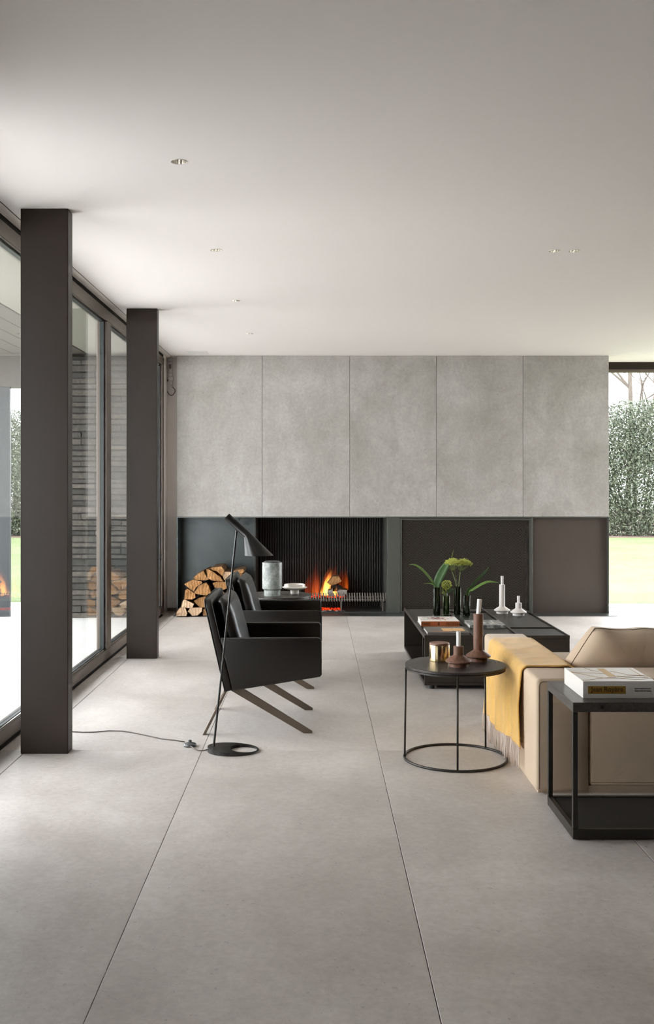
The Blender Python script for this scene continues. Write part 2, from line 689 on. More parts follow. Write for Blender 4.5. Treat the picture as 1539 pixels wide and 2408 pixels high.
# ceiling with real holes for the downlights
holes = [(-0.656, 4.819), (-0.658, 6.612), (-0.667, 8.40), (-0.673, 10.20), (1.561, 6.636), (1.690, 6.636)]
HR = 0.0365
cm = MB()
xs = [-1.715, -0.75, -0.57, 1.49, 1.6255, 1.76, 6.0]
ys = [-3.3, 4.72, 4.92, 6.52, 6.74, 8.30, 8.50, 10.10, 10.30, 12.50]
for i in range(len(xs) - 1):
    for j in range(len(ys) - 1):
        x0, x1, y0, y1 = xs[i], xs[i + 1], ys[j], ys[j + 1]
        hh = [h for h in holes if x0 < h[0] < x1 and y0 < h[1] < y1]
        if not hh:
            cm.add([(x0, y0, CZ), (x0, y1, CZ), (x1, y1, CZ), (x1, y0, CZ)], [(0, 1, 2, 3)])
        else:
            hx, hy = hh[0]
            N = 32
            inner, outer = [], []
            for k in range(N):
                a = 2 * PI * k / N
                c_, s_ = math.cos(a), math.sin(a)
                inner.append((hx + HR * c_, hy + HR * s_, CZ))
                tx = ((x1 - hx) if c_ > 0 else (x0 - hx)) / c_ if abs(c_) > 1e-6 else 1e9
                ty = ((y1 - hy) if s_ > 0 else (y0 - hy)) / s_ if abs(s_) > 1e-6 else 1e9
                tt = min(tx, ty)
                outer.append((hx + tt * c_, hy + tt * s_, CZ))
            cm.add(inner + outer, [(k, N + k, N + (k + 1) % N, (k + 1) % N) for k in range(N)])
            for cxx, cyy in ((x0, y0), (x0, y1), (x1, y0), (x1, y1)):
                near = sorted(range(N), key=lambda k: (outer[k][0] - cxx) ** 2 + (outer[k][1] - cyy) ** 2)
                ka = min((k for k in range(N) if abs(outer[k][0] - cxx) < 1e-6), key=lambda k: abs(outer[k][1] - cyy))
                kb = min((k for k in range(N) if abs(outer[k][1] - cyy) < 1e-6), key=lambda k: abs(outer[k][0] - cxx))
                if ka != kb:
                    cm.add([outer[ka], (cxx, cyy, CZ), outer[kb]], [(0, 1, 2)])
cm.add([(-1.715, -3.3, CZ), (-1.715, 12.5, CZ), (-1.715, 12.5, CZ + 0.1), (-1.715, -3.3, CZ + 0.1)], [(0, 1, 2, 3)])
ceil = struct('ceiling', cm, 'ceiling_paint', (2.1, 4.6, CZ))
# slot edge strip between ceiling and glazing
obj('slot_strip', MB().box(-1.790, -1.7225, -3.3, 12.13, CZ, CZ + 0.08), 'warm_paint', ceil)
obj('hatch_panel', MB().rbox(-1.49, -1.255, 11.50, 11.72, CZ - 0.003, CZ + 0.01, 0.001, 1), 'white_plastic', ceil)
struct('ceiling_gap_shade', MB().box(-1.7222, -1.7153, -3.3, 12.13, CZ + 0.002, CZ + 0.08), 'shadow_gap')  # dark strip inside the ceiling gap, the gap's shade put into its colour
struct('roof', MB().box(-1.86, 6.3, -3.6, 12.9, 3.20, 3.40), 'dark_room_paint')

struct('wall_left', MB().box(-2.0, -1.785, -3.3, 1.55, -0.1, 3.2).box(-2.0, -1.785, 2.25, WIN0, -0.1, 3.2)
       .box(-2.0, -1.785, 1.55, 2.25, -0.1, 0.02).box(-2.0, -1.785, 1.55, 2.25, 2.9, 3.2), 'dark_room_paint')
w4_ = struct('added_window_left', loc=(-1.85, 1.9, 0.02))  # added slim pane out of view, brings daylight to the floor near the camera
for a, b in ((1.55, 1.61), (2.19, 2.25)):
    obj('jamb', MB().box(-1.88, -1.79, a, b, 0.02, 2.9), 'frame_metal', w4_)
obj('pane', MB().box(-1.834, -1.826, 1.61, 2.19, 0.02, 2.9), 'window_glass', w4_)
struct('wall_right', MB().box(6.0, 6.2, -3.5, 9.4, -0.1, 3.2), 'dark_room_paint')
w3_ = struct('added_window_right', loc=(6.05, 10.9, 0))  # added glazed corner out of view, brightens ceiling and floor on the right
obj('head_rail', MB().box(6.0, 6.1, 9.4, 12.62, 2.90, CZ + 0.15), 'frame_metal', w3_)
obj('bottom_rail', MB().box(6.0, 6.1, 9.4, 12.62, -0.05, 0.06), 'frame_metal', w3_)
obj('corner_post', MB().box(6.0, 6.1, 12.52, 12.62, 0.06, 2.90), 'frame_metal', w3_)
obj('pane', MB().box(6.046, 6.054, 9.4, 12.52, 0.06, 2.90), 'window_glass', w3_)
struct('wall_rear', MB().box(-2.0, 6.2, -3.5, -3.3, -0.1, 3.2), 'dark_room_paint')
wb = struct('wall_back', MB().box(-1.86, -1.66, 12.14, 12.6, -0.1, 3.2), 'warm_paint')
obj('baseboard', MB().box(-1.79, -1.66, 12.13, 12.14, 0.0, 0.04), 'frame_metal', wb)
struct('wall_reveal', MB().box(-1.88, -1.79, 11.851, 12.139, -0.1, 3.12), 'warm_paint')
struct('wall_block', MB().box(-1.645, 3.44, 12.52, 12.72, -0.1, 3.2).box(3.40, 3.44, 11.93, 12.52, 1.14, 3.1)
       .box(-1.645, -1.60, 11.93, 12.52, 1.14, 3.1), 'warm_paint')

# ------------------------------------------------------------------ fireplace wall: concrete panels
WD = 11.90
s = WD / F
panels = struct('wall_fireplace', loc=(0.9, WD, 1.135))
pj = [416, 617, 823, 1027, 1231, 1433]
zb = fz(1215, WD)
for i in range(5):
    obj('panel', MB().rbox(fx(pj[i], WD) + 0.002, fx(pj[i + 1], WD) - 0.002, WD, WD + 0.03, zb, CZ - 0.001, 0.002, 1), 'wall_concrete', panels)
obj('backing', MB().box(-1.64, 3.43, WD + 0.031, WD + 0.05, zb, CZ), 'joint_grout', panels)

# ------------------------------------------------------------------ fireplace: steel surround, niches, firebox
X416, X600, X910, X940, X1250, X1433 = [fx(p, WD) for p in (416, 600, 911, 941, 1251, 1433)]
fp = thing('fireplace', 'long dark steel fireplace surround under the concrete panels', 'fireplace', (0.9, WD, 0))
HZ = 0.006
obj('hearth_plate', MB().box(X416, X1433 + 0.02, 11.645, 12.5, -0.01, HZ), 'hearth_plate', fp)
obj('top_rail', MB().box(X416, X1433, WD - 0.002, WD + 0.02, zb - 0.014, zb - 0.001), 'olive_steel', fp)
obj('lintel', MB().box(X416, X1433, WD + 0.02, 12.5, zb - 0.014, zb - 0.001), 'soot_steel', fp)
obj('side_plate', MB().box(X416, X416 + 0.012, WD, 12.22, HZ, zb - 0.014), 'grey_steel', fp)
obj('side_plate', MB().box(X1433 - 0.012, X1433, WD, 12.5, HZ, zb - 0.014), 'olive_steel', fp)
obj('niche_back', MB().box(X416 + 0.012, X600, 12.20, 12.22, HZ, zb - 0.014), 'grey_steel', fp)
obj('divider', MB().box(X600 - 0.006, X600 + 0.006, WD + 0.002, 12.5, HZ, zb - 0.014), 'soot_steel', fp)
obj('pillar', MB().rbox(X910 + 0.004, X940, WD, 12.5, HZ, zb - 0.014, 0.003, 1), 'olive_steel', fp)
obj('pillar', MB().rbox(X1250, X1250 + 0.012, WD, 12.5, HZ, zb - 0.014, 0.003, 1), 'olive_steel', fp)
obj('side_panel', MB().box(X1250 + 0.012, X1433 - 0.012, WD + 0.055, WD + 0.07, HZ, zb - 0.014), 'brown_steel', fp)
obj('firebox_back', MB().box(X600 + 0.006, X910 + 0.004, 12.47, 12.49, HZ, zb - 0.014), 'soot_black', fp)
obj('firebox_floor', MB().box(X600 + 0.006, X910 + 0.004, WD + 0.03, 12.47, HZ, HZ + 0.012), 'hearth_plate', fp)
obj('firebox_side', MB().box(X910 - 0.008, X910 + 0.003, WD + 0.02, 12.47, HZ + 0.012, zb - 0.014), 'olive_steel', fp)
rm = MB()
x = X600 + 0.04
while x < X910 - 0.05:
    rm.prism([(x - 0.009, 12.47), (x - 0.006, 12.452), (x + 0.006, 12.452), (x + 0.009, 12.47)], 'z', HZ + 0.012, zb - 0.016)
    x += 0.0305
rb = obj('ribbed_lining', rm, 'soot_steel', fp)
rb['kind'] = 'stuff'

# woven spark screen in its frame, right of the pillar
fs_ = thing('spark_screen', 'black wire mesh screen in a slim steel frame beside the open fire', 'screen', ((X940 + X1250) / 2, WD, HZ))
a0, a1, b0, b1 = X940 + 0.004, X1250 - 0.004, HZ + 0.004, zb - 0.02
fw = 0.020
obj('frame', MB().box(a0, a0 + fw, WD + 0.004, WD + 0.03, b0, b1).box(a1 - fw, a1, WD + 0.004, WD + 0.03, b0, b1)
    .box(a0 + fw, a1 - fw, WD + 0.004, WD + 0.03, b1 - fw, b1).box(a0 + fw, a1 - fw, WD + 0.004, WD + 0.03, b0, b0 + fw), 'olive_steel', fs_)
wm = MB()
u0, u1, w0, w1 = a0 + fw, a1 - fw, b0 + fw, b1 - fw
step = 0.0165
hw = 0.0026
for sgn, yy in ((1, WD + 0.018), (-1, WD + 0.021)):
    Wd, Hd = u1 - u0, w1 - w0
    slope = 1.9
    c0 = -Hd / slope
    while c0 < Wd:
        xa, za = c0, 0.0
        xb, zb_ = c0 + Hd / slope, Hd
        if xa < 0:
            za += (0 - xa) * slope
            xa = 0.0
        if xb > Wd:
            zb_ -= (xb - Wd) * slope
            xb = Wd
        if xb - xa > 0.004:
            if sgn > 0:
                p, q = (u0 + xa, w0 + za), (u0 + xb, w0 + zb_)
            else:
                p, q = (u1 - xa, w0 + za), (u1 - xb, w0 + zb_)
            wm.add([(p[0] - hw, yy, p[1]), (p[0] + hw, yy, p[1]), (q[0] + hw, yy, q[1]), (q[0] - hw, yy, q[1]),
                    (p[0] - hw, yy + .003, p[1]), (p[0] + hw, yy + .003, p[1]), (q[0] + hw, yy + .003, q[1]), (q[0] - hw, yy + .003, q[1])],
                   [(0, 1, 2, 3), (7, 6, 5, 4), (0, 3, 7, 4), (1, 5, 6, 2)])
        c0 += step
wi = obj('wire_mesh', wm, 'mesh_wire', fs_)
wi['kind'] = 'stuff'
obj('cavity_back', MB().box(X940, X1250, 12.25, 12.27, HZ, b1), 'soot_black', fp)

# ------------------------------------------------------------------ fire grate and fire
ZF = HZ + 0.012
gd = 12.0
gr = thing('fire_grate', 'iron grate with a row of upright bars in the firebox', 'grate', (0.35, gd + 0.1, ZF))
zt, zl = fz(1394, gd), fz(1414, gd)
px = 670
while px < 908:
    xx = fx(px, gd)
    obj('bar', MB().prism([(xx - 0.010, zt), (xx + 0.004, zt), (xx + 0.012, zl), (xx - 0.004, zl)], 'y', gd - 0.012, gd), 'grate_iron', gr)
    px += 6.1
obj('rail', MB().box(fx(666, gd), fx(908, gd), gd + 0.002, gd + 0.014, zl + 0.012, zl + 0.026), 'grate_iron', gr)
obj('rail', MB().box(fx(666, gd), fx(908, gd), gd + 0.30, gd + 0.314, zl + 0.012, zl + 0.026), 'grate_iron', gr)
px = 672
while px < 905:
    xx = fx(px, gd)
    obj('floor_bar', MB().box(xx - 0.006, xx + 0.006, gd + 0.012, gd + 0.302, zl + 0.026, zl + 0.036), 'grate_iron', gr)
    px += 15.0
for px in (672, 803, 901):
    for yy in (gd + 0.002, gd + 0.302):
        xx = fx(px, gd)
        obj('leg', MB().box(xx - 0.006, xx + 0.006, yy, yy + 0.012, ZF, zl + 0.012), 'grate_iron', gr)
zg = zl + 0.037     # top of the grate's floor bars


def chunk_field(name, n, x0, x1, y0, y1, z, rmin, rmax, mats, hfun=None):
    mb = MB()
    for _ in range(n):
        r = R.uniform(rmin, rmax)
        xx, yy = R.uniform(x0, x1), R.uniform(y0, y1)
        zz = z + r * 0.7 + (hfun(xx, yy) if hfun else 0) * R.random()
        mb.ball((xx, yy, zz), r, 1, R.randrange(len(mats)), (1.2, 1, 0.75), 0.25)
    return mb


em = tag(obj('ember_bed', chunk_field('e', 260, fx(715, 12.15), fx(812, 12.15), 12.03, 12.28, zg, 0.006, 0.015, ['ember_glow']), 'ember_glow'),
         'glowing red coals lying in the grate', 'embers')
em['kind'] = 'stuff'
em2 = tag(obj('fallen_ember', chunk_field('e', 520, fx(700, 12.0), fx(802, 12.0), 11.985, 12.3, ZF, 0.003, 0.007, ['ember_glow']), 'ember_glow'),
          'red glowing embers fallen onto the firebox floor under the grate', 'embers')
em2['kind'] = 'stuff'
ash = tag(obj('ash_heap', chunk_field('a', 260, fx(690, 11.98), fx(812, 11.98), 11.935, 12.02, ZF, 0.004, 0.009, ['ash_grey', 'char_black']), ['ash_grey', 'char_black']),
          'grey ash and charcoal crumbs on the front of the firebox floor', 'ash')
ash['kind'] = 'stuff'


def log_mesh(poly, y0, y1, seed, shrink=0.93, amp=0.006, nseg=5):
    """split log: outline poly (x,z) at the front end, carried back to y1; returns rings"""
    r2 = random.Random(seed)
    pts = []
    n = len(poly)
    for i in range(n):
        a, b = poly[i], poly[(i + 1) % n]
        pts.append(a)
        m = ((a[0] + b[0]) / 2 + r2.uniform(-amp, amp) * 0.5, (a[1] + b[1]) / 2 + r2.uniform(-amp, amp) * 0.5)
        pts.append(m)
    cx = sum(p[0] for p in pts) / len(pts)
    cz = sum(p[1] for p in pts) / len(pts)
    rings = []
    for k in range(nseg + 1):
        t_ = k / nseg
        sh = 1 + (shrink - 1) * t_
        rings.append([(cx + (p[0] - cx) * sh + r2.uniform(-amp, amp) * (0.4 if k else 0), y0 + (y1 - y0) * t_ + (r2.uniform(-.006, .006)),
                       cz + (p[1] - cz) * sh + r2.uniform(-amp, amp) * (0.4 if k else 0)) for p in pts])
    return rings, (cx, cz)


def make_log(poly, y0, y1, seed, label, group, bark_edges, pale=False, name='firewood_log', endmat=None, zmin=None):
    rings, c = log_mesh(poly, y0, y1, seed)
    if zmin is not None:
        lo = min(p[2] for r in rings for p in r)
        rings = [[(p[0], p[1], p[2] + max(0, zmin - lo)) for p in r] for r in rings]
    n = len(rings[0])
    mb = MB()
    mb.loft(rings, False, 0)
    for ring, rev in ((rings[0], True), (rings[-1], False)):
        cc = (sum(p[0] for p in ring) / n, sum(p[1] for p in ring) / n + (0.006 if rev else -0.006) * random.Random(seed).uniform(-1, 1), sum(p[2] for p in ring) / n)
        vs = list(ring) + [cc]
        mb.add(vs, [((k + 1) % n, k, n) if not rev else (k, (k + 1) % n, n) for k in range(n)], 1)
    o = obj(name, mb, ['split_wood', endmat or ('end_grain_pale' if pale else 'end_grain')])
    tag(o, label, 'log', group)
    # bark: a thin rough shell over part of the outline
    bk = [k % n for k in range(bark_edges[0] * 2, bark_edges[1] * 2 + 1)]
    outer, inner = [], []
    for r in rings:
        cx = sum(p[0] for p in r) / n
        cz = sum(p[2] for p in r) / n
        for lst, off in ((inner, 0.0005), (outer, 0.007)):
            row = []
            for k in bk:
                dx, dz = r[k][0] - cx, r[k][2] - cz
                L = math.hypot(dx, dz) or 1
                row.append((r[k][0] + dx / L * off, r[k][1] + 0.004, r[k][2] + dz / L * off))
            lst.append(row)
    m = len(bk)
    b = MB()
    vs = [p for row in inner for p in row] + [p for row in outer for p in row]
    B = len(rings) * m
    fs = []
    for i in range(len(rings) - 1):
        for k in range(m - 1):
            q = (i * m + k, i * m + k + 1, (i + 1) * m + k + 1, (i + 1) * m + k)
            fs.append(tuple(B + z for z in q))
        for k in (0, m - 1):
            fs.append((i * m + k, (i + 1) * m + k, B + (i + 1) * m + k, B + i * m + k))
    for i in (0, len(rings) - 1):
        for k in range(m - 1):
            fs.append((i * m + k, i * m + k + 1, B + i * m + k + 1, B + i * m + k))
    b.add(vs, fs)
    obj('bark', b, 'bark', o)
    return o


def P7(pts, d, ox=400, oy=1300, k=6.995):
    return [(fx(ox + a / k, d), fz(oy + b / k, d) + 0.012) for a, b in pts]


LOGS = [
    ([(100, 1075), (120, 1000), (160, 950), (220, 920), (260, 960), (285, 1030), (270, 1075)], True, (0, 3), 0),
    ([(290, 985), (325, 930), (525, 925), (520, 985), (450, 1050), (370, 1060)], True, (3, 6), .02),
    ([(190, 915), (205, 830), (235, 785), (270, 800), (395, 860), (370, 920), (290, 925)], True, (0, 2), .0),
    ([(385, 815), (470, 765), (580, 745), (590, 915), (480, 915), (420, 860)], False, (3, 5), .05),
    ([(235, 785), (250, 640), (280, 610), (350, 650), (410, 690), (415, 760), (370, 785)], False, (0, 2), .01),
    ([(405, 665), (480, 560), (600, 510), (640, 560), (670, 670), (600, 715), (440, 690)], False, (0, 2), -.03),
    ([(235, 535), (380, 465), (520, 490), (530, 515), (440, 575), (395, 650), (330, 610)], False, (5, 7), .0),
    ([(385, 425), (470, 360), (545, 320), (600, 410), (650, 452), (540, 475), (420, 465)], False, (0, 2), .02),
    ([(603, 285), (650, 295), (720, 335), (830, 415), (875, 485), (740, 475), (625, 430)], False, (5, 7), -.02),
    ([(665, 285), (700, 260), (840, 245), (890, 310), (855, 400), (760, 318), (720, 315)], False, (0, 3), .02),
    ([(700, 520), (780, 490), (920, 500), (925, 610), (840, 640), (740, 590)], False, (4, 6), .03),
    ([(850, 370), (880, 335), (1000, 340), (1010, 420), (960, 470), (885, 470)], True, (0, 3), .04),
    ([(1040, 325), (1200, 290), (1220, 330), (1180, 362), (1050, 358)], False, (0, 2), .05),
    ([(540, 1062), (545, 960), (640, 930), (740, 960), (760, 1062)], False, (0, 3), .05),
    ([(780, 1062), (795, 960), (900, 930), (980, 980), (1000, 1062)], False, (0, 3), .05),
    ([(1015, 1062), (1030, 950), (1150, 940), (1240, 1000), (1230, 1062)], False, (0, 3), .05),
    ([(605, 920), (610, 790), (720, 760), (800, 840), (760, 925)], False, (0, 3), .07),
    ([(815, 920), (820, 820), (930, 790), (1010, 860), (990, 930)], False, (0, 3), .07),
    ([(1030, 930), (1020, 830), (1120, 790), (1220, 840), (1200, 935)], False, (0, 3), .07),
    ([(690, 735), (720, 665), (840, 655), (900, 700), (860, 780), (760, 750)], False, (0, 3), .07),
    ([(940, 780), (930, 650), (1020, 620), (1090, 700), (1060, 790)], False, (0, 3), .07),
    ([(1110, 780), (1100, 670), (1180, 650), (1240, 720), (1200, 800)], False, (0, 3), .07),
    ([(950, 600), (940, 490), (1040, 475), (1100, 540), (1060, 610)], False, (0, 3), .07),
    ([(1120, 630), (1120, 520), (1210, 505), (1250, 570), (1220, 640)], False, (0, 3), .07),
    ([(1030, 465), (1050, 372), (1180, 372), (1210, 440), (1180, 495)], False, (0, 3), .07),
]
LOGLAB = ['pale half-round log on the floor at the outer corner of the firewood stack', 'pale log on the floor with its flat split side up in the firewood stack', 'greyish split log resting on the pale corner log of the stack', 'brown split log resting on the flat-topped floor log', 'squarish brown log stacked on the greyish split log', 'broad arched pale-brown log in the middle of the firewood stack', 'wedge log with a torn edge on the outer slope of the firewood stack', 'peaked log on the shoulder of the stack below the top pair', 'wedge log with ribbed split grain under the topmost log', 'topmost log of the firewood stack with a notch beneath it', "reddish-brown log in the stack next to the rear armchair's back", "pale log lying beside the ribbed wedge log near the stack's top", "flat splintered log on top of the stack's end near the fire opening"]
for i, (pl, pale, be, dy) in enumerate(LOGS):
    d0 = 11.56 + dy
    make_log(P7(pl, 11.56), d0, d0 + 0.44 + R.uniform(-.03, .03), 100 + i, LOGLAB[i] if i < len(LOGLAB) else 'split firewood log low in the stack behind the armchairs',
             'split firewood in the niche', be, pale, zmin=HZ + 0.008)

dl = 12.14


def PX(pts, d, dz=0.0):
    return [(fx(a, d), fz(b, d) + dz) for a, b in pts]


make_log(PX([(771, 1371), (783, 1356), (797, 1355), (804, 1367), (790, 1374), (778, 1376)], 12.08, 0), 12.08, 12.34, 300,
         'split log with a bright wood face lying on top of the fire', None, (0, 2), False, 'burning_log', 'end_grain')
make_log(PX([(772, 1397), (773, 1388), (783, 1386), (785, 1402), (776, 1403)], 12.05, 0), 12.05, 12.3, 301,
         'charred upright log end glowing at its edges in the grate', None, (0, 2), False, 'charred_log', 'ash_grey')
make_log(PX([(792, 1390), (800, 1387), (817, 1388), (816, 1393), (812, 1402), (796, 1402)], 12.06, 0), 12.06, 12.28, 302,
         'white ash-covered log lying across the grate', None, (0, 2), False, 'ash_log', 'ash_grey')


make_log(PX([(775, 1391), (777, 1379), (796, 1375), (806, 1380), (803, 1391)], 12.16, 0), 12.16, 12.36, 303,
         'blackened log under the bright log in the heart of the fire', None, (0, 2), False, 'charred_log', 'char_black')


def flame_mesh(cx, cy, z0, wid, dep, hgt, lean, seed, tw=0.3):
    r2 = random.Random(seed)
    rings = []
    N = 12
    ph = r2.uniform(0, 6)
    for i in range(15):
        t_ = i / 14
        rad = (math.sin(PI * min(1, (t_ * 0.86 + 0.14)) ** 0.75)) ** 0.9 * (1 - 0.25 * t_) + 0.01
        xo = lean * t_ ** 1.5 + tw * wid * math.sin(ph + t_ * 5.0) * t_
        rings.append([(cx + xo + math.cos(a * 2 * PI / N) * wid * rad, cy + math.sin(a * 2 * PI / N) * dep * rad, z0 + hgt * t_) for a in range(N)])
    return MB().loft(rings)


FL = [('flame_core', 768, 12.16, 1402, 10, .05, 68, 12), ('flame_core', 782, 12.2, 1402, 7, .04, 34, 3), ('flame_core', 790, 12.16, 1402, 5, .03, 30, 0),
      ('flame_core', 757, 12.18, 1402, 5, .04, 26, 2),
      ('flame_outer', 768, 12.2, 1402, 14, .07, 80, 12), ('flame_outer', 785, 12.26, 1402, 10, .06, 84, 8), ('flame_outer', 742, 12.24, 1402, 10, .05, 62, 3),
      ('flame_outer', 814, 12.3, 1388, 8, .04, 62, -2),
      ('flame_wisp', 728, 12.25, 1402, 12, .05, 66, 2), ('flame_wisp', 742, 12.28, 1402, 12, .05, 88, 6), ('flame_wisp', 800, 12.28, 1396, 9, .05, 70, 5)]
fi = thing('fire', 'orange and yellow flames rising from the logs in the grate', 'fire', (fx(770, 12.15), 12.16, zg))
for i, (mt, px, d, py, wd, dp, ht, ln) in enumerate(FL):
    obj('flame', flame_mesh(fx(px, d), d, fz(py, d), wd * d / F, dp, ht * d / F, ln * d / F, 40 + i), mt, fi, smooth='all')

# ------------------------------------------------------------------ glazing on the left
WX = -1.785
w1_ = struct('window_1', loc=(WX - 0.04, 7.5, 0))
FZ0, FZ1 = 0.104, 2.903
obj('bottom_rail', MB().rbox(WX - 0.09, WX, WIN0, 11.85, 0.022, FZ0, 0.004, 1), 'frame_metal', w1_)
obj('base_recess_shade', MB().box(WX - 0.09, WX - 0.02, WIN0, 11.85, -0.05, 0.022), 'shadow_gap', w1_)  # set-back strip under the rail, recess shade put into its colour
obj('head_rail', MB().rbox(WX - 0.09, WX, WIN0, 11.85, FZ1, 3.0, 0.004, 1), 'frame_metal', w1_)
obj('head_gap_shade', MB().box(WX - 0.09, WX - 0.012, WIN0, 11.85, 3.0, 3.12), 'shadow_gap', w1_)  # dark filler above the head rail, shadow line put into its colour
posts = [(WIN0, WIN0 + 0.09), (5.50, 5.67), (8.617, 8.79), (11.70, 11.85)]
for a, b in posts:
    obj('mullion', MB().rbox(WX - 0.09, WX, a, b, FZ0, FZ1, 0.003, 1), 'frame_metal', w1_)
for k in range(len(posts) - 1):
    a, b = posts[k][1], posts[k + 1][0]
    gx = WX - 0.045
    obj('gasket', MB().box(gx - 0.012, gx + 0.022, a, a + 0.02, FZ0, FZ1).box(gx - 0.012, gx + 0.022, b - 0.028, b, FZ0, FZ1)
        .box(gx - 0.012, gx + 0.022, a + 0.02, b - 0.028, FZ0, FZ0 + 0.012).box(gx - 0.012, gx + 0.022, a + 0.02, b - 0.028, FZ1 - 0.015, FZ1), 'frame_gasket', w1_)
    obj('bead', MB().box(gx + 0.022, gx + 0.032, a, b, FZ0, FZ0 + 0.008), 'chrome', w1_)
    obj('pane', MB().box(gx - 0.004, gx + 0.004, a + 0.02, b - 0.028, FZ0 + 0.012, FZ1 - 0.015), 'window_glass', w1_)

# glazing at the back right
w2_ = struct('window_2', loc=(4.6, 12.55, 0))
obj('blind_box', MB().box(3.44, 6.0, 12.50, 12.62, fz(868, 12.5), CZ + 0.1), 'bronze_metal', w2_)
obj('head_rail', MB().box(3.44, 6.0, 12.52, 12.60, fz(875, 12.5), fz(868, 12.5)), 'frame_metal', w2_)
obj('track', MB().box(3.44, 6.0, 12.50, 12.62, -0.05, 0.003), 'hearth_plate', w2_)
obj('pane', MB().box(3.44, 6.0, 12.555, 12.563, 0.003, fz(875, 12.5)), 'window_glass', w2_)

# ------------------------------------------------------------------ columns
for (d, lab) in ((5.627, 'dark bronze steel column standing where the lamp cord ends'), (8.762, 'dark bronze steel column standing by the firewood and the window mullion')):
    c_ = thing('column', lab, 'column', (-1.5155, d + 0.052, 0))
    obj('shaft', MB().rbox(-1.648, -1.383, d, d + 0.104, 0.0, CZ - 0.001, 0.004, 2), 'bronze_metal', c_)
    obj('foot_plate', MB().box(-1.640, -1.391, d + 0.01, d + 0.094, -0.001, 0.003), 'shadow_gap', c_)

# ------------------------------------------------------------------ downlights
for i, (hx, hy) in enumerate(holes):
    lab = ['chrome downlight of the window-side row, farthest from the fireplace wall', 'chrome downlight of the window-side row, third from the fireplace wall',
           'chrome downlight of the window-side row, second from the fireplace wall', 'chrome downlight of the window-side row, closest to the fireplace wall',
           'chrome downlight of the close ceiling pair, on the columns side', 'chrome downlight of the close ceiling pair, on the garden window side'][i]
    t_ = thing('downlight', lab, 'downlight', (hx, hy, CZ), 'downlights along the window' if i < 4 else 'paired downlights')
    obj('trim_ring', MB().lathe([(HR - .001, CZ - 0.0005), (HR + .003, CZ - 0.0025), (HR + 0.004, CZ - 0.0005)], hx, hy, 32, False, False), 'white_plastic', t_, smooth=True)
    refl = MB()
    N = 36
    rings = []
    for rr_, zz in ((HR, CZ - 0.001), (HR - 0.002, CZ + 0.02), (HR - 0.008, CZ + 0.05), (HR - 0.018, CZ + 0.075)):
        rings.append([(hx + (rr_ - (0.0022 if k % 2 else 0)) * math.cos(2 * PI * k / N), hy + (rr_ - (0.0022 if k % 2 else 0)) * math.sin(2 * PI * k / N), zz) for k in range(N)])
    refl.loft(rings, False)
    refl.add([p for p in rings[-1]], [tuple(range(N))])
    obj('reflector', refl, 'chrome', t_)
    obj('bulb', MB().lathe([(0.006, CZ + 0.07), (0.011, CZ + 0.055), (0.010, CZ + 0.045), (0.004, CZ + 0.04)], hx, hy, 16), 'ceramic_white', t_, smooth=True)

# ------------------------------------------------------------------ blind motor in the corner
md = 12.135
mt_ = thing('blind_motor', 'white motor unit with plug and looped black cable on the corner wall', 'motor', (fx(402, md), md, fz(930, md)))


def pbox(x0, x1, y0, y1, dep=0.03):
    return MB().rbox(fx(x0, md), fx(x1, md), md - dep, md - 0.001, fz(y1, md), fz(y0, md), 0.003, 1)


obj('bracket', pbox(397, 408, 839, 850, .02), 'white_plastic', mt_)
mbx = obj('housing', pbox(397.5, 406, 852, 878, .035), 'white_plastic', mt_)
obj('rating_label', MB().box(fx(399, md), fx(404, md), md - 0.0358, md - 0.0351, fz(868, md), fz(857, md)), 'book_grey', mbx)
obj('socket', pbox(397, 408, 886, 896, .035), 'white_plastic', mt_)
obj('connector', pbox(398.5, 406, 879, 886, .03), 'page_white', mt_)
obj('plug', pbox(400, 407, 896, 905, .03), 'white_plastic', mt_)
obj('plug_tip', pbox(401.5, 406, 905, 910, .02), 'white_plastic', mt_)
obj('cable', MB().tube(smooth_pts([(fx(a, md), md - 0.012, fz(b, md)) for a, b in ((397.5, 891), (394, 897), (392, 906), (393, 918), (397, 926), (402, 930), (408, 928), (412.5, 920), (410, 914), (404, 909))], 40), 0.004, 8), 'black_paint', mt_, smooth='all')

# ------------------------------------------------------------------ armchair
AY0, AY1 = 6.05, 6.80


def pillow(x_fn, y0, y1, n=16, m=16, mbx=None):
    pass


ch = thing('armchair', 'black leather armchair with flat bronze legs behind the floor lamp', 'armchair', (-0.3, 6.425, 0), 'armchairs facing the coffee table')


def back_pt(t_, off):
    """point on the reclined back: t 0 bottom, 1 top; off towards the front"""
    bx, bz = -0.550 + (-0.677 + 0.550) * t_, 0.257 + (0.807 - 0.257) * t_
    return (bx + off * 0.974, bz + off * 0.225)


# shell: rounded slab
sh = MB()
bm = bmesh.new()
rc = 0.05
outl = [(AY0, 0.0), (AY1, 0.0)]
for k in range(7):
    a = k / 6 * PI / 2
    outl.append((AY1 - rc + rc * math.cos(a), 1 - (rc - rc * math.sin(a)) / 0.5645))
for k in range(7):
    a = PI / 2 + k / 6 * PI / 2
    outl.append((AY0 + rc + rc * math.cos(a), 1 - (rc - rc * math.sin(a)) / 0.5645))
lo = [bm.verts.new((back_pt(p[1], 0.0)[0], p[0], back_pt(p[1], 0.0)[1])) for p in outl]
hi = [bm.verts.new((back_pt(p[1], 0.045)[0], p[0], back_pt(p[1], 0.045)[1])) for p in outl]
bm.faces.new(lo)
bm.faces.new(hi[::-1])
for k in range(len(lo)):
    bm.faces.new((lo[k], hi[k], hi[(k + 1) % len(lo)], lo[(k + 1) % len(lo)]))
bmesh.ops.recalc_face_normals(bm, faces=bm.faces[:])
ed = [e for e in bm.edges if e.calc_face_angle(0) > 0.6]
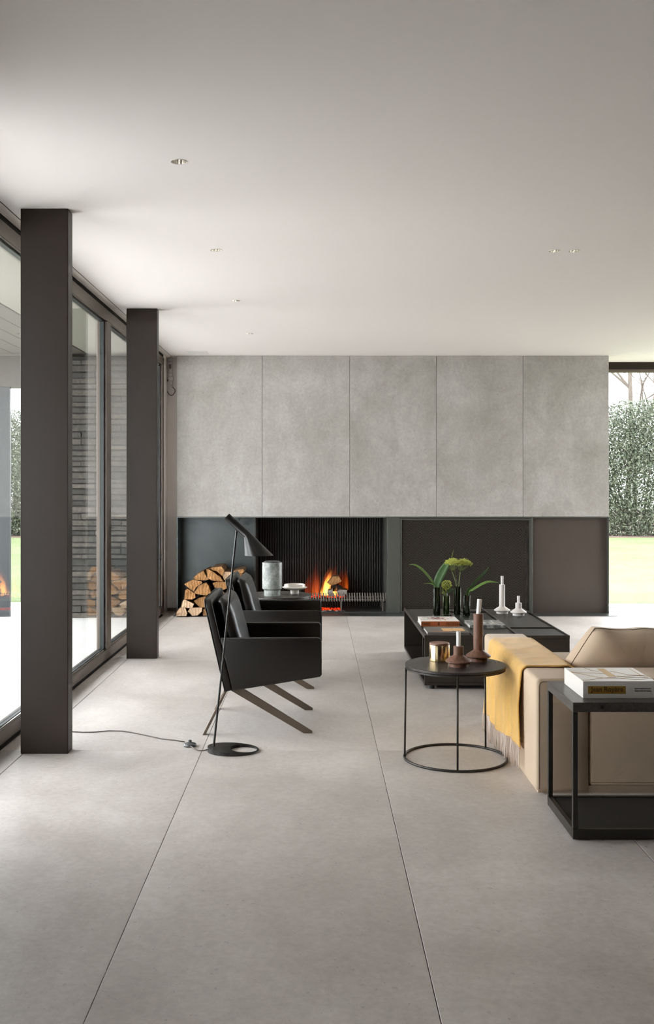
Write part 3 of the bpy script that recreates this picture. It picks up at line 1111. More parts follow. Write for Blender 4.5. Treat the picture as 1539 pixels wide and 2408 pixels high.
bmesh.ops.bevel(bm, geom=ed, offset=0.012, segments=3, affect='EDGES', profile=0.5)
sh.from_bm(bm)
shell = obj('backrest_shell', sh, 'leather_black', ch, smooth=True)
pp = [(back_pt(p[1], 0.0)[0] + 0.004, p[0], back_pt(p[1], 0.0)[1]) for p in outl[1:] + outl[:1]]
obj('piping', MB().tube([(q[0] - 0.002, q[1], q[2] + 0.001) for q in pp], 0.0035, 6), 'leather_black', shell, smooth='all')


def arm_mesh(y0, y1):
    r = 0.03
    pts = [(-0.505, 0.2645), (0.022, 0.348), (0.028, 0.356)]
    for k in range(6):
        a = k / 5 * PI / 2
        pts.append((0.028 - 0.022 + 0.022 * math.cos(a) - 0.0, 0.58 - 0.022 + 0.022 * math.sin(a)))
    pts += [(-0.578, 0.58)]
    return MB().prism(pts, 'y', y0, y1, 0.008, 3)


for y0, y1 in ((AY0, AY0 + 0.045), (AY1 - 0.045, AY1)):
    ar = obj('arm', arm_mesh(y0, y1), 'leather_black', ch, smooth=True)
    yy = y0 + 0.002 if y0 == AY0 else y1 - 0.002
    obj('piping', MB().tube([(0.028, yy, 0.36), (0.028, yy, 0.555), (0.022, yy, 0.574), (0.006, yy, 0.58), (-0.57, yy, 0.58)], 0.003, 6), 'leather_black', ar, smooth='all')


def cushion(fn, nu=18, nv=18, th=0.06, bulge=0.03, pw=0.35):
    """two-sided pillow over fn(u,v,w): w in [-1,1] is across the thickness"""
    mb = MB()
    vs, fs = [], []
    for side in (1, -1):
        for i in range(nu + 1):
            for j in range(nv + 1):
                u, v_ = i / nu, j / nv
                e = (1 - abs(2 * u - 1) ** 6) ** pw * (1 - abs(2 * v_ - 1) ** 6) ** pw
                vs.append(fn(u, v_, side * e))
    Nn = (nu + 1) * (nv + 1)
    for i in range(nu):
        for j in range(nv):
            a = i * (nv + 1) + j
            q = (a, a + 1, a + nv + 2, a + nv + 1)
            fs.append(q[::-1])
            fs.append(tuple(Nn + k for k in q))
    mb.add(vs, fs)
    bm = bmesh.new()
    vv = [bm.verts.new(p) for p in mb.v]
    for f in mb.f:
        bm.faces.new([vv[k] for k in f])
    bmesh.ops.remove_doubles(bm, verts=bm.verts[:], dist=0.0004)
    bmesh.ops.recalc_face_normals(bm, faces=bm.faces[:])
    out = MB()
    out.from_bm(bm)
    return out


def bc(u, v_, w_):
    z0_ = 0.40 + v_ * 0.41
    t_ = (z0_ - 0.257) / 0.55
    bx, bz = back_pt(t_, 0.0)
    mid = 0.115 - 0.01 * v_
    half = 0.062 - 0.012 * v_
    wr = 0.004 * math.sin(v_ * 19 + u * 6) * (1 - abs(2 * u - 1))
    return (bx + mid + w_ * half + wr * (w_ > 0), AY0 + 0.052 + u * (AY1 - AY0 - 0.104), z0_ + 0.01 * w_ * 0)


obj('back_cushion', cushion(bc), 'leather_black', ch, smooth='all')


def sc_(u, v_, w_):
    x_ = -0.50 + u * 0.525
    return (x_, AY0 + 0.048 + v_ * (AY1 - AY0 - 0.096), 0.365 + 0.062 * u + w_ * 0.05)


obj('seat_cushion', cushion(sc_), 'leather_black', ch, smooth='all')
obj('seat_base', MB().prism([(-0.505, 0.262), (0.015, 0.345), (0.015, 0.385), (-0.53, 0.325)], 'y', AY0 + 0.046, AY1 - 0.046), 'leather_black', ch)
for y0 in (AY0 + 0.050, AY1 - 0.064):
    obj('leg', MB().prism([(-0.078, 0.0), (-0.026, 0.0), (-0.026, 0.013), (-0.440, 0.268), (-0.525, 0.262)], 'y', y0, y0 + 0.014, 0.001, 1), 'leg_bronze', ch)
for y0 in (AY0 + 0.004, AY1 - 0.044):
    obj('leg', MB().prism([(-0.684, 0.0), (-0.666, 0.0), (-0.536, 0.262), (-0.552, 0.262)], 'y', y0, y0 + 0.04, 0.001, 1), 'leg_bronze', ch)
dup(ch, (0.008, 1.34, 0), 'black leather armchair with flat bronze legs beside the table with the grey jar')

# ------------------------------------------------------------------ floor lamp
LD = 5.69
lp = thing('floor_lamp', 'black floor lamp with slanted stem, conical tilted shade and oval base', 'lamp', (-0.47, LD, 0))
ex, ey = 0.1435, 0.118
hx0, hrx, hry = -0.4105, 0.077, 0.083


def base_ring(sx, sy, cx, N=64):
    return [(cx + sx * math.cos(2 * PI * k / N), LD + sy * math.sin(2 * PI * k / N)) for k in range(N)]


bo, bi = base_ring(ex, ey, -0.4695), base_ring(hrx, hry, hx0)


def btop(x_):
    t_ = (x_ + 0.613) / 0.287
    return 0.029 - 0.019 * min(1, max(0, t_)) ** 0.8


bbm = MB()
N = 64
vs = [(p[0], p[1], 0.0) for p in bo] + [(p[0], p[1], btop(p[0])) for p in bo] + [(p[0], p[1], 0.0) for p in bi] + [(p[0], p[1], btop(p[0])) for p in bi]
fs = []
for k in range(N):
    k2 = (k + 1) % N
    fs += [(k, k2, N + k2, N + k), (N + k, N + k2, 3 * N + k2, 3 * N + k), (3 * N + k, 3 * N + k2, 2 * N + k2, 2 * N + k), (2 * N + k, 2 * N + k2, k2, k)]
bbm.add(vs, fs)
obj('base', bbm, 'lamp_black', lp, smooth=True)
S0 = Vector((fx(503, LD), LD, 0.024))
S1 = Vector((fx(557, LD), LD, fz(1246, LD)))
obj('stem', MB().tube([S0[:], S1[:]], 0.0062, 12), 'lamp_black', lp, smooth=True)
k_ = LD / F


def L3(px, py):
    return Vector((fx(px, LD), LD, fz(py, LD)))


A0 = (L3(526.5, 1221) + L3(540, 1208)) / 2
B0 = (L3(574, 1264) + L3(587.5, 1251)) / 2
ax = (B0 - A0).normalized()
rt = 18.7 / 2 * k_
perp = Vector((-ax.z, 0, ax.x))
if perp.z > 0:
    perp = -perp          # pointing down-left
N = 40


def ringp(c, u, v_, ru, rv):
    return [(c + u * math.cos(2 * PI * q / N) * ru + v_ * math.sin(2 * PI * q / N) * rv)[:] for q in range(N)]


Cb = (L3(575.5, 1306) + L3(643, 1306)) / 2
rbm = 33.75 * k_
yv = Vector((0, 1, 0))
rings = [ringp(A0, perp, yv, rt, rt), ringp(B0, perp, yv, rt, rt)]
nb = 6
for q in range(1, nb + 1):
    t_ = q / nb
    c_ = B0.lerp(Cb, t_)
    u_ = (perp * rt).lerp(Vector((-1, 0, 0)) * rbm, t_)
    v2 = rt + (rbm - rt) * t_
    rings.append([(c_ + u_ * math.cos(2 * PI * z / N) + yv * math.sin(2 * PI * z / N) * v2)[:] for z in range(N)])
smb = MB()
smb.loft(rings, False)
smb.add(rings[0], [tuple(range(N))])
# inner skin
inner = [[tuple(Vector(p) * 0.97 + Vector(cc) * 0.03) for p in r] for r, cc in zip(rings[1:], [B0] + [B0.lerp(Cb, q / nb) for q in range(1, nb + 1)])]
smb.loft(inner[::-1], False)
smb.add(rings[-1] + inner[-1], [(k, (k + 1) % N, N + (k + 1) % N, N + k) for k in range(N)])
shd = obj('shade', smb, 'lamp_black', lp, smooth=True)
bl = B0.lerp(Cb, 0.45)
obj('bulb', MB().ball(bl[:], 0.022, 3), 'ceramic_white', shd, smooth='all')
cd = obj('cord', MB().tube([(-0.612, LD, 0.008), (-0.64, LD - 0.01, 0.005), (-0.665, LD - 0.004, 0.004), (-0.69, LD + 0.03, 0.006), (-0.715, LD + 0.055, 0.012)], 0.003, 8)
         .tube([(fx(a, 3522.4 / (b - VY)), 3522.4 / (b - VY), 0.004) for a, b in ((434, 1746), (410, 1742), (380, 1739), (345, 1731), (310, 1724), (285, 1720.5), (255, 1720), (225, 1723), (195, 1723.5), (171, 1722), (150, 1720), (128, 1716))], 0.003, 8), 'cord_taupe', lp, smooth='all')
sd = 3522.4 / (1757 - VY)
sx_ = fx(446, sd)
sw = obj('foot_switch', MB().lathe([(0.036, 0.0), (0.038, 0.008), (0.034, 0.016), (0.018, 0.022), (0.012, 0.024)], sx_, sd + 0.02, 28), 'switch_grey', lp, smooth=True)
obj('button', MB().lathe([(0.010, 0.022), (0.010, 0.034), (0.008, 0.036)], sx_, sd + 0.02, 20), 'switch_grey', sw, smooth=True)

# ------------------------------------------------------------------ round table behind the chairs, jar and bowl
TD = 9.0
TZ = fz(1398, TD)
tcx = fx(653, TD)


def round_table(name, label, cx, cy, r, top, legs, group):
    t_ = thing(name, label, 'table', (cx, cy, 0), group)
    obj('tabletop', MB().lathe([(r - 0.004, top - 0.016), (r, top - 0.013), (r, top - 0.002), (r - 0.002, top)], cx, cy, 72), 'dark_oak', t_, smooth=True)
    obj('tray_rim', MB().lathe([(r - 0.012, top - 0.028), (r - 0.003, top - 0.026), (r - 0.003, top - 0.017), (r - 0.012, top - 0.017)], cx, cy, 72), 'table_dark', t_, smooth=True)
    pts = [(cx + (r + 0.004) * math.cos(2 * PI * k / 72), cy + (r + 0.004) * math.sin(2 * PI * k / 72), 0.007) for k in range(72)]
    obj('base_ring', MB().tube(pts, 0.007, 8, True), 'table_dark', t_, smooth='all')
    for a in legs:
        x_, y_ = cx + (r - 0.004) * math.cos(a), cy + (r - 0.004) * math.sin(a)
        obj('leg', MB().tube([(x_ + 0.006 * math.cos(a), y_ + 0.006 * math.sin(a), 0.008), (x_, y_, top - 0.02)], 0.0055, 8), 'table_dark', t_, smooth='all')
    return t_


round_table('side_table', 'round dark side table holding the grey jar and white bowl', tcx, TD, 0.304, TZ, [0.8, PI, 4.6], 'round tray tables')
vx_, vd = fx(640.5, 8.92), 8.92
vk = vd / F
jar = thing('marble_jar', 'tall grey marble jar with stepped foot and dark lid', 'jar', (vx_, vd, TZ))
h0 = TZ
obj('body', MB().lathe([(19.5 * vk, h0), (19.5 * vk, h0 + 13 * vk), (21.5 * vk, h0 + 14.5 * vk), (23.5 * vk, h0 + 17 * vk), (23.5 * vk, h0 + 77 * vk), (23 * vk, h0 + 78 * vk), (19.5 * vk, h0 + 78 * vk), (19 * vk, h0 + 76 * vk)], vx_, vd, 48), 'marble_grey', jar, smooth=True)
lid = obj('lid', MB().lathe([(18.5 * vk, h0 + 76.1 * vk), (18.5 * vk, h0 + 80 * vk), (17.5 * vk, h0 + 81 * vk)], vx_, vd, 40), 'lid_dark', jar, smooth=True)
obj('finger_hole', MB().lathe([(4 * vk, h0 + 81.05 * vk), (4 * vk, h0 + 81.3 * vk)], vx_, vd, 20), 'shadow_gap', lid)
bx_, bd = fx(693.5, 9.1), 9.1
bk_ = bd / F
tag(obj('footed_bowl', MB().lathe([(10 * bk_, TZ), (10 * bk_, TZ + 7 * bk_), (13 * bk_, TZ + 8.5 * bk_), (24 * bk_, TZ + 11 * bk_), (29 * bk_, TZ + 14 * bk_), (29 * bk_, TZ + 15.5 * bk_), (25 * bk_, TZ + 16.5 * bk_), (24.3 * bk_, TZ + 21.5 * bk_), (22.5 * bk_, TZ + 21.5 * bk_), (21 * bk_, TZ + 15 * bk_), (5 * bk_, TZ + 13.5 * bk_)], bx_, bd, 48), 'marble_white', smooth=True),
    'white marble footed bowl with flared rim beside the grey jar', 'bowl')

# ------------------------------------------------------------------ side table beside the sofa
STX, STD, STZ, STR = 0.759, 5.535, 0.517, 0.2745
round_table('side_table', 'round dark side table with thin legs against the yellow throw', STX, STD, STR, STZ, [0.77, PI, 4.62], 'round tray tables')
cx, cy = fx(1034, 5.645), 5.645
can = thing('brass_canister', 'polished brass canister with walnut lid', 'canister', (cx, cy, STZ))
obj('body', MB().lathe([(0.055, STZ), (0.057, STZ + 0.002), (0.057, STZ + 0.088), (0.0565, STZ + 0.089)], cx, cy, 56), 'brass', can, smooth=True)
obj('lid', MB().lathe([(0.0545, STZ + 0.0892), (0.0560, STZ + 0.091), (0.0560, STZ + 0.098), (0.0545, STZ + 0.100)], cx, cy, 56), 'walnut_top', can, smooth=True)


def candle_holder(label, px, d, top, hgt, rcyl, rdisc, rfoot, ch_, rc_, matname, tilt=0.0, group=None):
    x_ = fx(px, d)
    t_ = thing('candle_holder', label, 'candle holder', (x_, d, top), group)
    z = top
    fh = 0.019
    obj('body', MB().lathe([(rfoot, z), (rfoot, z + fh), (rdisc * 0.93, z + fh + 0.002), (rdisc, z + fh + 0.007), (rdisc, z + fh + 0.012), (rdisc * 0.93, z + fh + 0.017),
                            (rcyl * 1.12, z + fh + 0.040), (rcyl, z + fh + 0.044), (rcyl, z + hgt - 0.002), (rcyl - 0.002, z + hgt), (rc_ + 0.001, z + hgt), (rc_ + 0.001, z + hgt - 0.012)], x_, d, 48), matname, t_, smooth=True)
    c_ = thing('candle', 'white stub candle standing in the ' + label.split(' candle holder')[0] + ' holder', 'candle', (x_, d, z + hgt - 0.012), group and group + ' candles')
    pts = [(x_ + tilt * q * ch_, d, z + hgt - 0.0118 + (ch_ + 0.0118) * q) for q in (0, .25, .5, .75, 1)]
    obj('wax', MB().tube(pts, [rc_ * 1.0, rc_, rc_ * .99, rc_, rc_ * 1.04], 18), 'candle_wax', c_, smooth=True)
    obj('wick', MB().tube([pts[-1], (pts[-1][0] + 0.002, d, pts[-1][2] + 0.008)], 0.0009, 6), 'wick', c_)


candle_holder('short walnut candle holder beside the brass canister', 1079, 5.457, STZ, 0.110, 0.0275, 0.070, 0.048, 0.078, 0.0117, 'walnut', 0.0)
candle_holder('tall walnut candle holder on the round table by the sofa', 1125.5, 5.63, STZ, 0.263, 0.0270, 0.069, 0.050, 0.080, 0.0125, 'walnut', 0.09)

# ------------------------------------------------------------------ coffee table
c0, c1, e0, e1 = 0.792, 1.858, 7.42, 9.157
PZ = 0.388
ct = thing('coffee_table', 'large low dark coffee table with inset tray tops and an open side niche', 'table', (1.325, 8.29, 0))
obj('bottom_plate', MB().rbox(c0, c1, e0, e1, 0.03, 0.052, 0.002, 1), 'table_dark', ct)
obj('plinth', MB().box(c0 + 0.10, c1 - 0.06, e0 + 0.08, e1 - 0.08, 0.0, 0.03), 'niche_black', ct)
for fx_, fy_ in ((c0 + 0.06, e0 + 0.05), (c1 - 0.06, e0 + 0.05), (c0 + 0.06, e1 - 0.05), (c1 - 0.06, e1 - 0.05)):
    obj('foot', MB().lathe([(0.018, 0.0), (0.018, 0.03)], fx_, fy_, 16), 'niche_black', ct)
obj('front_panel', MB().rbox(c0 + 0.001, c1 - 0.001, e0, e0 + 0.018, 0.0525, 0.372, 0.0015, 1), 'table_dark', ct)
obj('back_panel', MB().box(c0 + 0.001, c1 - 0.001, e1 - 0.018, e1, 0.0525, 0.372), 'table_dark', ct)
obj('end_panel', MB().box(c1 - 0.018, c1, e0 + 0.0185, e1 - 0.0185, 0.0525, 0.372), 'table_dark', ct)
obj('niche_panel', MB().box(1.15, 1.162, e0 + 0.0185, e1 - 0.0185, 0.0525, 0.372), 'niche_black', ct)
obj('divider', MB().box(c0 + 0.004, 1.149, e0 + 0.16, e0 + 0.178, 0.0525, 0.372), 'table_dark', ct)
obj('top_plate', MB().box(c0, c1, e0, e1, 0.3725, 0.380), 'table_dark', ct)
TR = [(c0, 1.155, e0, e1), (1.155, 1.49, e0, 8.87), (1.155, 1.49, 8.87, e1), (1.49, c1, e0, 7.87), (1.49, c1, 7.87, e1)]
rw = 0.009
for (x0, x1, y0, y1) in TR:
    tr_ = obj('tray', MB().rbox(x0 + rw + 0.004, x1 - rw - 0.004, y0 + rw + 0.004, y1 - rw - 0.004, 0.3802, PZ, 0.001, 1), 'table_top_dark', ct)
    r_ = MB().box(x0, x0 + rw, y0, y1, 0.3802, 0.397).box(x1 - rw, x1, y0, y1, 0.3802, 0.397)
    r_.box(x0 + rw, x1 - rw, y0, y0 + rw, 0.3802, 0.397).box(x0 + rw, x1 - rw, y1 - rw, y1, 0.3802, 0.397)
    obj('rim', r_, 'table_dark', tr_)

candle_holder('tall white ceramic candle holder on the coffee table', 1181.5, 8.80, PZ, 0.250, 0.0250, 0.0690, 0.050, 0.074, 0.0122, 'ceramic_white', 0.0)
candle_holder('short white ceramic candle holder on the coffee table', 1220.2, 8.66, PZ, 0.108, 0.0270, 0.0690, 0.050, 0.058, 0.0122, 'ceramic_white', 0.0)


def book(name, label, x0, x1, y0, y1, z0, z1, cover, spine_mat, cat='book'):
    """a closed book lying flat, spine towards -Y"""
    cth = 0.003
    b = thing(name, label, cat, ((x0 + x1) / 2, (y0 + y1) / 2, z0))
    obj('pages', MB().box(x0 + 0.004, x1 - 0.004, y0 + cth, y1 - 0.004, z0 + cth, z1 - cth), 'page_white', b)
    cv = obj('cover', MB().rbox(x0, x1, y0 + cth, y1, z1 - cth, z1, 0.001, 1), cover, b)
    obj('back_cover', MB().rbox(x0, x1, y0 + cth, y1, z0, z0 + cth, 0.001, 1), cover, b)
    sp = obj('spine', MB().rbox(x0, x1, y0, y0 + cth, z0, z1, 0.0012, 1), spine_mat, b)
    return b, cv, sp


def flat(pts, z, h=0.0004):
    return MB().prism(pts, 'z', z, z + h)


# book with an orange spine, reads PARIS one way up and MOSCOU the other
x0, x1, y0, y1 = 0.824, 1.129, 7.97, 8.27
b, cv, sp = book('book', 'thick white book with orange spine lettered in black on the coffee table', x0, x1, y0, y1, PZ, PZ + 0.040, 'cover_white', 'spine_orange')
lettering('lettering', 'PARIS', 0.032, 0.066, (x0 + 0.038, y0 - 0.0006, PZ + 0.020), 'ink_black', sp)
lettering('lettering', 'MOSCOU', 0.032, 0.104, (x1 - 0.056, y0 - 0.0006, PZ + 0.020), 'ink_black', sp, flip=True)
obj('emblem', MB().box(x0 + 0.134, x0 + 0.144, y0 - 0.0008, y0 - 0.0001, PZ + 0.008, PZ + 0.033), 'ink_brown', sp)
pm = MB()
for q in range(56):
    a = R.uniform(0, 2 * PI)
    cxx = x0 + 0.145 + R.gauss(0, 0.045)
    cyy = y0 + 0.17 + R.uniform(-0.085, 0.085)
    L = R.uniform(0.010, 0.034)
    wv = R.uniform(0.002, 0.006)
    dx, dy = math.cos(a), math.sin(a)
    zq = PZ + 0.0402 + q * 0.00001
    pm.prism([(cxx - dx * L - dy * wv, cyy - dy * L + dx * wv), (cxx - dx * L + dy * wv, cyy - dy * L - dx * wv), (cxx + dx * L * .7 + dy * wv * .4, cyy + dy * L * .7 - dx * wv * .4), (cxx + dx * L * .7 - dy * wv * .4, cyy + dy * L * .7 + dx * wv * .4)], 'z', zq, zq + 0.0003, m=R.choice([0, 0, 0, 1, 1, 2]))
obj('cover_print', pm, ['print_red', 'print_blue', 'ink_black'], cv)['kind'] = 'stuff'
# grey book with a sand coloured picture
x0, x1, y0, y1 = 0.822, 1.132, 7.49, 7.80
b, cv, sp = book('book', 'flat grey book with a sand coloured picture on its cover', x0, x1, y0, y1, PZ, PZ + 0.022, 'book_grey', 'book_grey')
zt_ = PZ + 0.022
obj('cover_print', flat([(x0 + 0.125, y0 + 0.07), (x0 + 0.205, y0 + 0.07), (x0 + 0.205, y0 + 0.22), (x0 + 0.125, y0 + 0.22)], zt_), 'print_sand', cv)
obj('cover_print', flat([(x0 + 0.208, y0 + 0.07), (x0 + 0.29, y0 + 0.07), (x0 + 0.29, y0 + 0.22), (x0 + 0.208, y0 + 0.22)], zt_), 'print_sand', cv)
obj('cover_print', flat([(x0 + 0.19, y0 + 0.035), (x0 + 0.295, y0 + 0.035), (x0 + 0.295, y0 + 0.06), (x0 + 0.19, y0 + 0.06)], zt_), 'ink_brown', cv)
obj('cover_print', flat([(x0 + 0.03, y0 + 0.04), (x0 + 0.18, y0 + 0.04), (x0 + 0.18, y0 + 0.06), (x0 + 0.03, y0 + 0.06)], zt_), 'spine_orange', cv)
# photo book
x0, x1, y0, y1 = 1.190, 1.470, 7.85, 8.16
b, cv, sp = book('book', 'book with a black and white photograph across cover and spine', x0, x1, y0, y1, PZ, PZ + 0.026, 'print_photo', 'print_photo')
for (qa, qb, ra, rb_) in ((0.05, 0.075, 0.06, 0.25), (0.10, 0.15, 0.12, 0.16), (0.12, 0.14, 0.16, 0.26), (0.17, 0.23, 0.10, 0.135), (0.20, 0.215, 0.135, 0.27)):
    obj('cover_print', flat([(x0 + qa, y0 + ra), (x0 + qb, y0 + ra), (x0 + qb, y0 + rb_), (x0 + qa, y0 + rb_)], PZ + 0.026), 'print_pale', cv)

# ------------------------------------------------------------------ vases, leaves and flowers
VA = [(1027.4, 8.62, 0.246, 'vase_glass', 'tall dark green glass cylinder vase with broad leaves'),
      (1050.0, 8.66, 0.168, 'vase_glass_light', 'short green glass cylinder vase with the berry sprig'),
      (1076.4, 8.64, 0.250, 'vase_glass', 'tall dark green glass cylinder vase with the umbel flowers'),
      (1097.8, 8.52, 0.186, 'vase_glass', 'short dark green glass cylinder vase with two leaves')]
vase_pos = []
for (px, d, hg, mtn, lab) in VA:
    x_ = fx(px, d)
    vase_pos.append((x_, d, hg))
    ro, ri = 0.0305, 0.0275
    vz = thing('glass_vase', lab, 'vase', (x_, d, PZ), 'green glass vases')
    obj('wall', MB().lathe([(ro, PZ + 0.010), (ro, PZ + hg), (ri, PZ + hg), (ri, PZ + 0.012)], x_, d, 40, False, True), mtn, vz, smooth=True)
    obj('thick_base', MB().lathe([(ro - 0.001, PZ), (ro, PZ + 0.002), (ro, PZ + 0.0098)], x_, d, 40), 'clear_base', vz, smooth=True)


def leaf_mesh(pts, wid, tilt, thick=0.0012, wavy=0.0):
    """a blade along pts (3-D) with widths wid; tilt = side direction per point"""
    P = [Vector(p) for p in pts]
    n = len(P)
    top, bot = [], []
    mb = MB()
    rows = []
    for i in range(n):
        t_ = (P[min(i + 1, n - 1)] - P[max(i - 1, 0)]).normalized()
        s_ = Vector(tilt)
        s_ = (s_ - t_ * s_.dot(t_)).normalized()
        nn = s_.cross(t_).normalized()
        w_ = wid[i]
        f_ = 0.22 * w_
        row = [P[i] - s_ * w_ + nn * f_, P[i] - s_ * w_ * 0.5 + nn * f_ * 0.35, P[i], P[i] + s_ * w_ * 0.5 + nn * f_ * 0.35, P[i] + s_ * w_ + nn * f_]
        rows.append([(q + nn * (wavy * math.sin(i * 2.1 + k))) for k, q in enumerate(row)] + [nn])
    m = 5
    vs = []
    for r_ in rows:
        vs += [q[:] for q in r_[:5]]
    for r_ in rows:
        vs += [(q - r_[5] * thick)[:] for q in r_[:5]]
    B = n * m
    fs = []
    for i in range(n - 1):
        for k in range(m - 1):
            a = i * m + k
            fs.append((a, a + 1, a + m + 1, a + m))
            fs.append((B + a + m, B + a + m + 1, B + a + 1, B + a))
        fs.append((i * m, (i + 1) * m, B + (i + 1) * m, B + i * m))
        fs.append((i * m + m - 1, B + i * m + m - 1, B + (i + 1) * m + m - 1, (i + 1) * m + m - 1))
    mb.add(vs, fs)
    return mb


def leaf(label, vi, path, wmax, tilt, mtn, dd=0.0, wpow=0.8, tail=0.15):
    x_, d, hg = vase_pos[vi]
    pts = [(x_ + (-0.012 if path[-1][0] < 1050 else 0.008), d, PZ + 0.014), (fx(path[0][0], d), d, fz(path[0][1], d))]
    L = len(path)
    for q, (a, b_) in enumerate(path[1:]):
        e_ = d + dd * (q + 1) / L
        pts.append((fx(a, e_), e_, fz(b_, e_)))
    P = smooth_pts(pts, 22)
    wd = []
    for i in range(23):
        t_ = i / 22
        wd.append(max(0.0012, wmax * (math.sin(PI * min(1, max(0, (t_ - 0.05) / 0.95)) ** wpow) ** 0.8)))
    o = obj('leaf_blade', leaf_mesh(P, wd, tilt), mtn, origin=P[0], smooth='all')
    tag(o, label, 'leaf', 'leaves in the vases')


leaf('long narrow leaf arching over the tall vase towards the firewood', 0, [(1025, 1384), (1016, 1366), (1000, 1346), (985, 1333), (974, 1328), (963, 1328)], 0.013, (0.5, 0.6, 0.6), 'leaf_green', -0.03)
leaf('broad dark green leaf standing up beside the umbel flowers', 0, [(1028, 1380), (1031, 1365), (1040, 1346), (1049, 1331), (1057, 1320), (1061, 1313)], 0.036, (0.85, -0.1, 0.5), 'leaf_dark', 0.02, 0.75)
leaf('small leaf curling over the berry sprig vase', 1, [(1046, 1398), (1036, 1385), (1024, 1378), (1012, 1372), (997, 1373)], 0.008, (0.2, 0.6, 0.8), 'leaf_green', -0.02)
leaf('slender leaf pointing up from the short vase with two leaves', 3, [(1099, 1394), (1109, 1380), (1124, 1362), (1138, 1348), (1147, 1338), (1150, 1333)], 0.014, (0.6, 0.5, -0.5), 'leaf_dark', 0.02)
leaf('drooping leaf reaching towards the tall white candle holder', 3, [(1103, 1394), (1112, 1386), (1130, 1375), (1146, 1368), (1160, 1368), (1174, 1370)], 0.015, (0.2, 0.7, 0.7), 'leaf_green', -0.02)
leaf('short broad leaf tip between the berry sprig and the tall vase', 1, [(1051, 1398), (1056, 1390), (1063, 1386), (1068, 1387)], 0.014, (0.3, 0.5, 0.8), 'leaf_dark', 0.03)

# umbel flowers
x_, d, hg = vase_pos[2]
for (tip, lab, seed) in (((1066, 1321), 'pale green umbel flower leaning towards the broad leaf', 5), ((1092, 1322), 'pale green umbel flower on the outer stem of the tall vase', 9)):
    r2 = random.Random(seed)
    dd = d - 0.02 if seed == 5 else d + 0.03
    T = Vector((fx(tip[0], dd), dd, fz(tip[1], dd)))
    fl_ = thing('umbel_flower', lab, 'flower', (x_, d, PZ + 0.013), 'umbel flowers')
    base = Vector((x_ + (0.012 if seed == 5 else 0.0), d, PZ + 0.016))
    fork = Vector((fx(1064 if seed == 5 else 1083, dd), dd, fz(1345, dd)))
    mouth = Vector((x_ + (-0.006 if seed == 5 else 0.010), d, PZ + 0.24))
    st = MB().tube(smooth_pts([base, mouth, fork], 10), 0.0033, 8)
    bl = MB()
    nr = 30
    for q in range(nr):
        a = q * 2.39996
        rr = math.sqrt((q + .5) / nr)
        ox, oy = math.cos(a) * rr * 0.062, math.sin(a) * rr * 0.05
        oz = 0.034 * (1 - rr * rr) - 0.012 + r2.uniform(-.005, .005)
        tp = T + Vector((ox, oy, oz))
        st.tube([fork[:], (fork.lerp(tp, .55) + Vector((ox * .15, oy * .15, -0.004)))[:], tp[:]], 0.0009, 5)
        for _ in range(60):
            v3 = Vector((r2.gauss(0, 1), r2.gauss(0, 1), r2.gauss(0, .6)))
            v3 = v3.normalized() * 0.021 * r2.random() ** .45
            v3.z = v3.z * 1.0 - 0.005
            bl.ball((tp + v3)[:], r2.uniform(.0018, .0032), 1)
    obj('stem', st, 'stem_green', fl_, smooth='all')
    bo_ = obj('blossom', bl, 'umbel_green', fl_)
    bo_['kind'] = 'stuff'
# grass spike above the umbels
tp = (fx(1068, d), d, fz(1296, d))
sp_ = thing('grass_spike', 'thin grass spike rising above the umbel flowers', 'grass', (x_ + 0.002, d + .02, PZ + 0.013))
obj('stem', MB().tube([(x_ + 0.002, d + .012, PZ + 0.014), (x_ + .006, d + .015, PZ + 0.24), (fx(1066, d), d + .01, fz(1318, d)), (fx(1064, d), d + .01, fz(1311, d))], 0.0011, 6), 'stem_green', sp_)
obj('spike', leaf_mesh(smooth_pts([(fx(1063, d), d + .01, fz(1314, d)), (fx(1065, d), d + .01, fz(1304, d)), (fx(1068, d), d + .01, fz(1294, d))], 8), [.001, .003, .005, .0055, .005, .004, .003, .002, .001], (1, .2, 0)), 'stem_green', sp_)

# berry sprig
x_, d, hg = vase_pos[1]
bs = thing('berry_sprig', 'sprig of lime green berries in the short green vase', 'flower', (x_, d, PZ + 0.013))
r2 = random.Random(3)
C3 = Vector((fx(1051, d), d, fz(1375, d)))
stm = MB().tube(smooth_pts([(x_, d, PZ + 0.015), (x_ + .003, d, PZ + 0.13), (C3.x, d, C3.z - 0.03)], 8), 0.0026, 8)
bl = MB()
for q in range(95):
    zz = 1 - 2 * (q + .5) / 95
    a = q * 2.39996
    rr = math.sqrt(1 - zz * zz)
    k = r2.uniform(.75, 1.0)
    pt = C3 + Vector((math.cos(a) * rr * 0.045 * k, math.sin(a) * rr * 0.045 * k, zz * 0.042 * k))
    bl.ball(pt[:], r2.uniform(.0042, .006), 1)
    stm.tube([(C3.x, C3.y, C3.z - 0.03), pt[:]], 0.0007, 4)
for q in range(18):
    pt = Vector((fx(1046, d) + r2.uniform(-.018, .012), d + r2.uniform(-.02, .02), fz(1391, d) + r2.uniform(-.02, .015)))
    bl.ball(pt[:], r2.uniform(.004, .0055), 1)
    stm.tube([(x_, d, PZ + 0.15), pt[:]], 0.0007, 4)
obj('stem', stm, 'stem_green', bs, smooth='all')
bo_ = obj('berries', bl, 'berry_lime', bs, smooth='all')
bo_['kind'] = 'stuff'

# ------------------------------------------------------------------ sofa
SX, SD0, SD1, SZ = 1.064, 4.90, 6.43, 0.555
AR = 1.322
SR = 3.30
so = thing('sofa', 'sand beige sofa with low square arm and back', 'sofa', ((SX + SR) / 2, 5.66, 0))


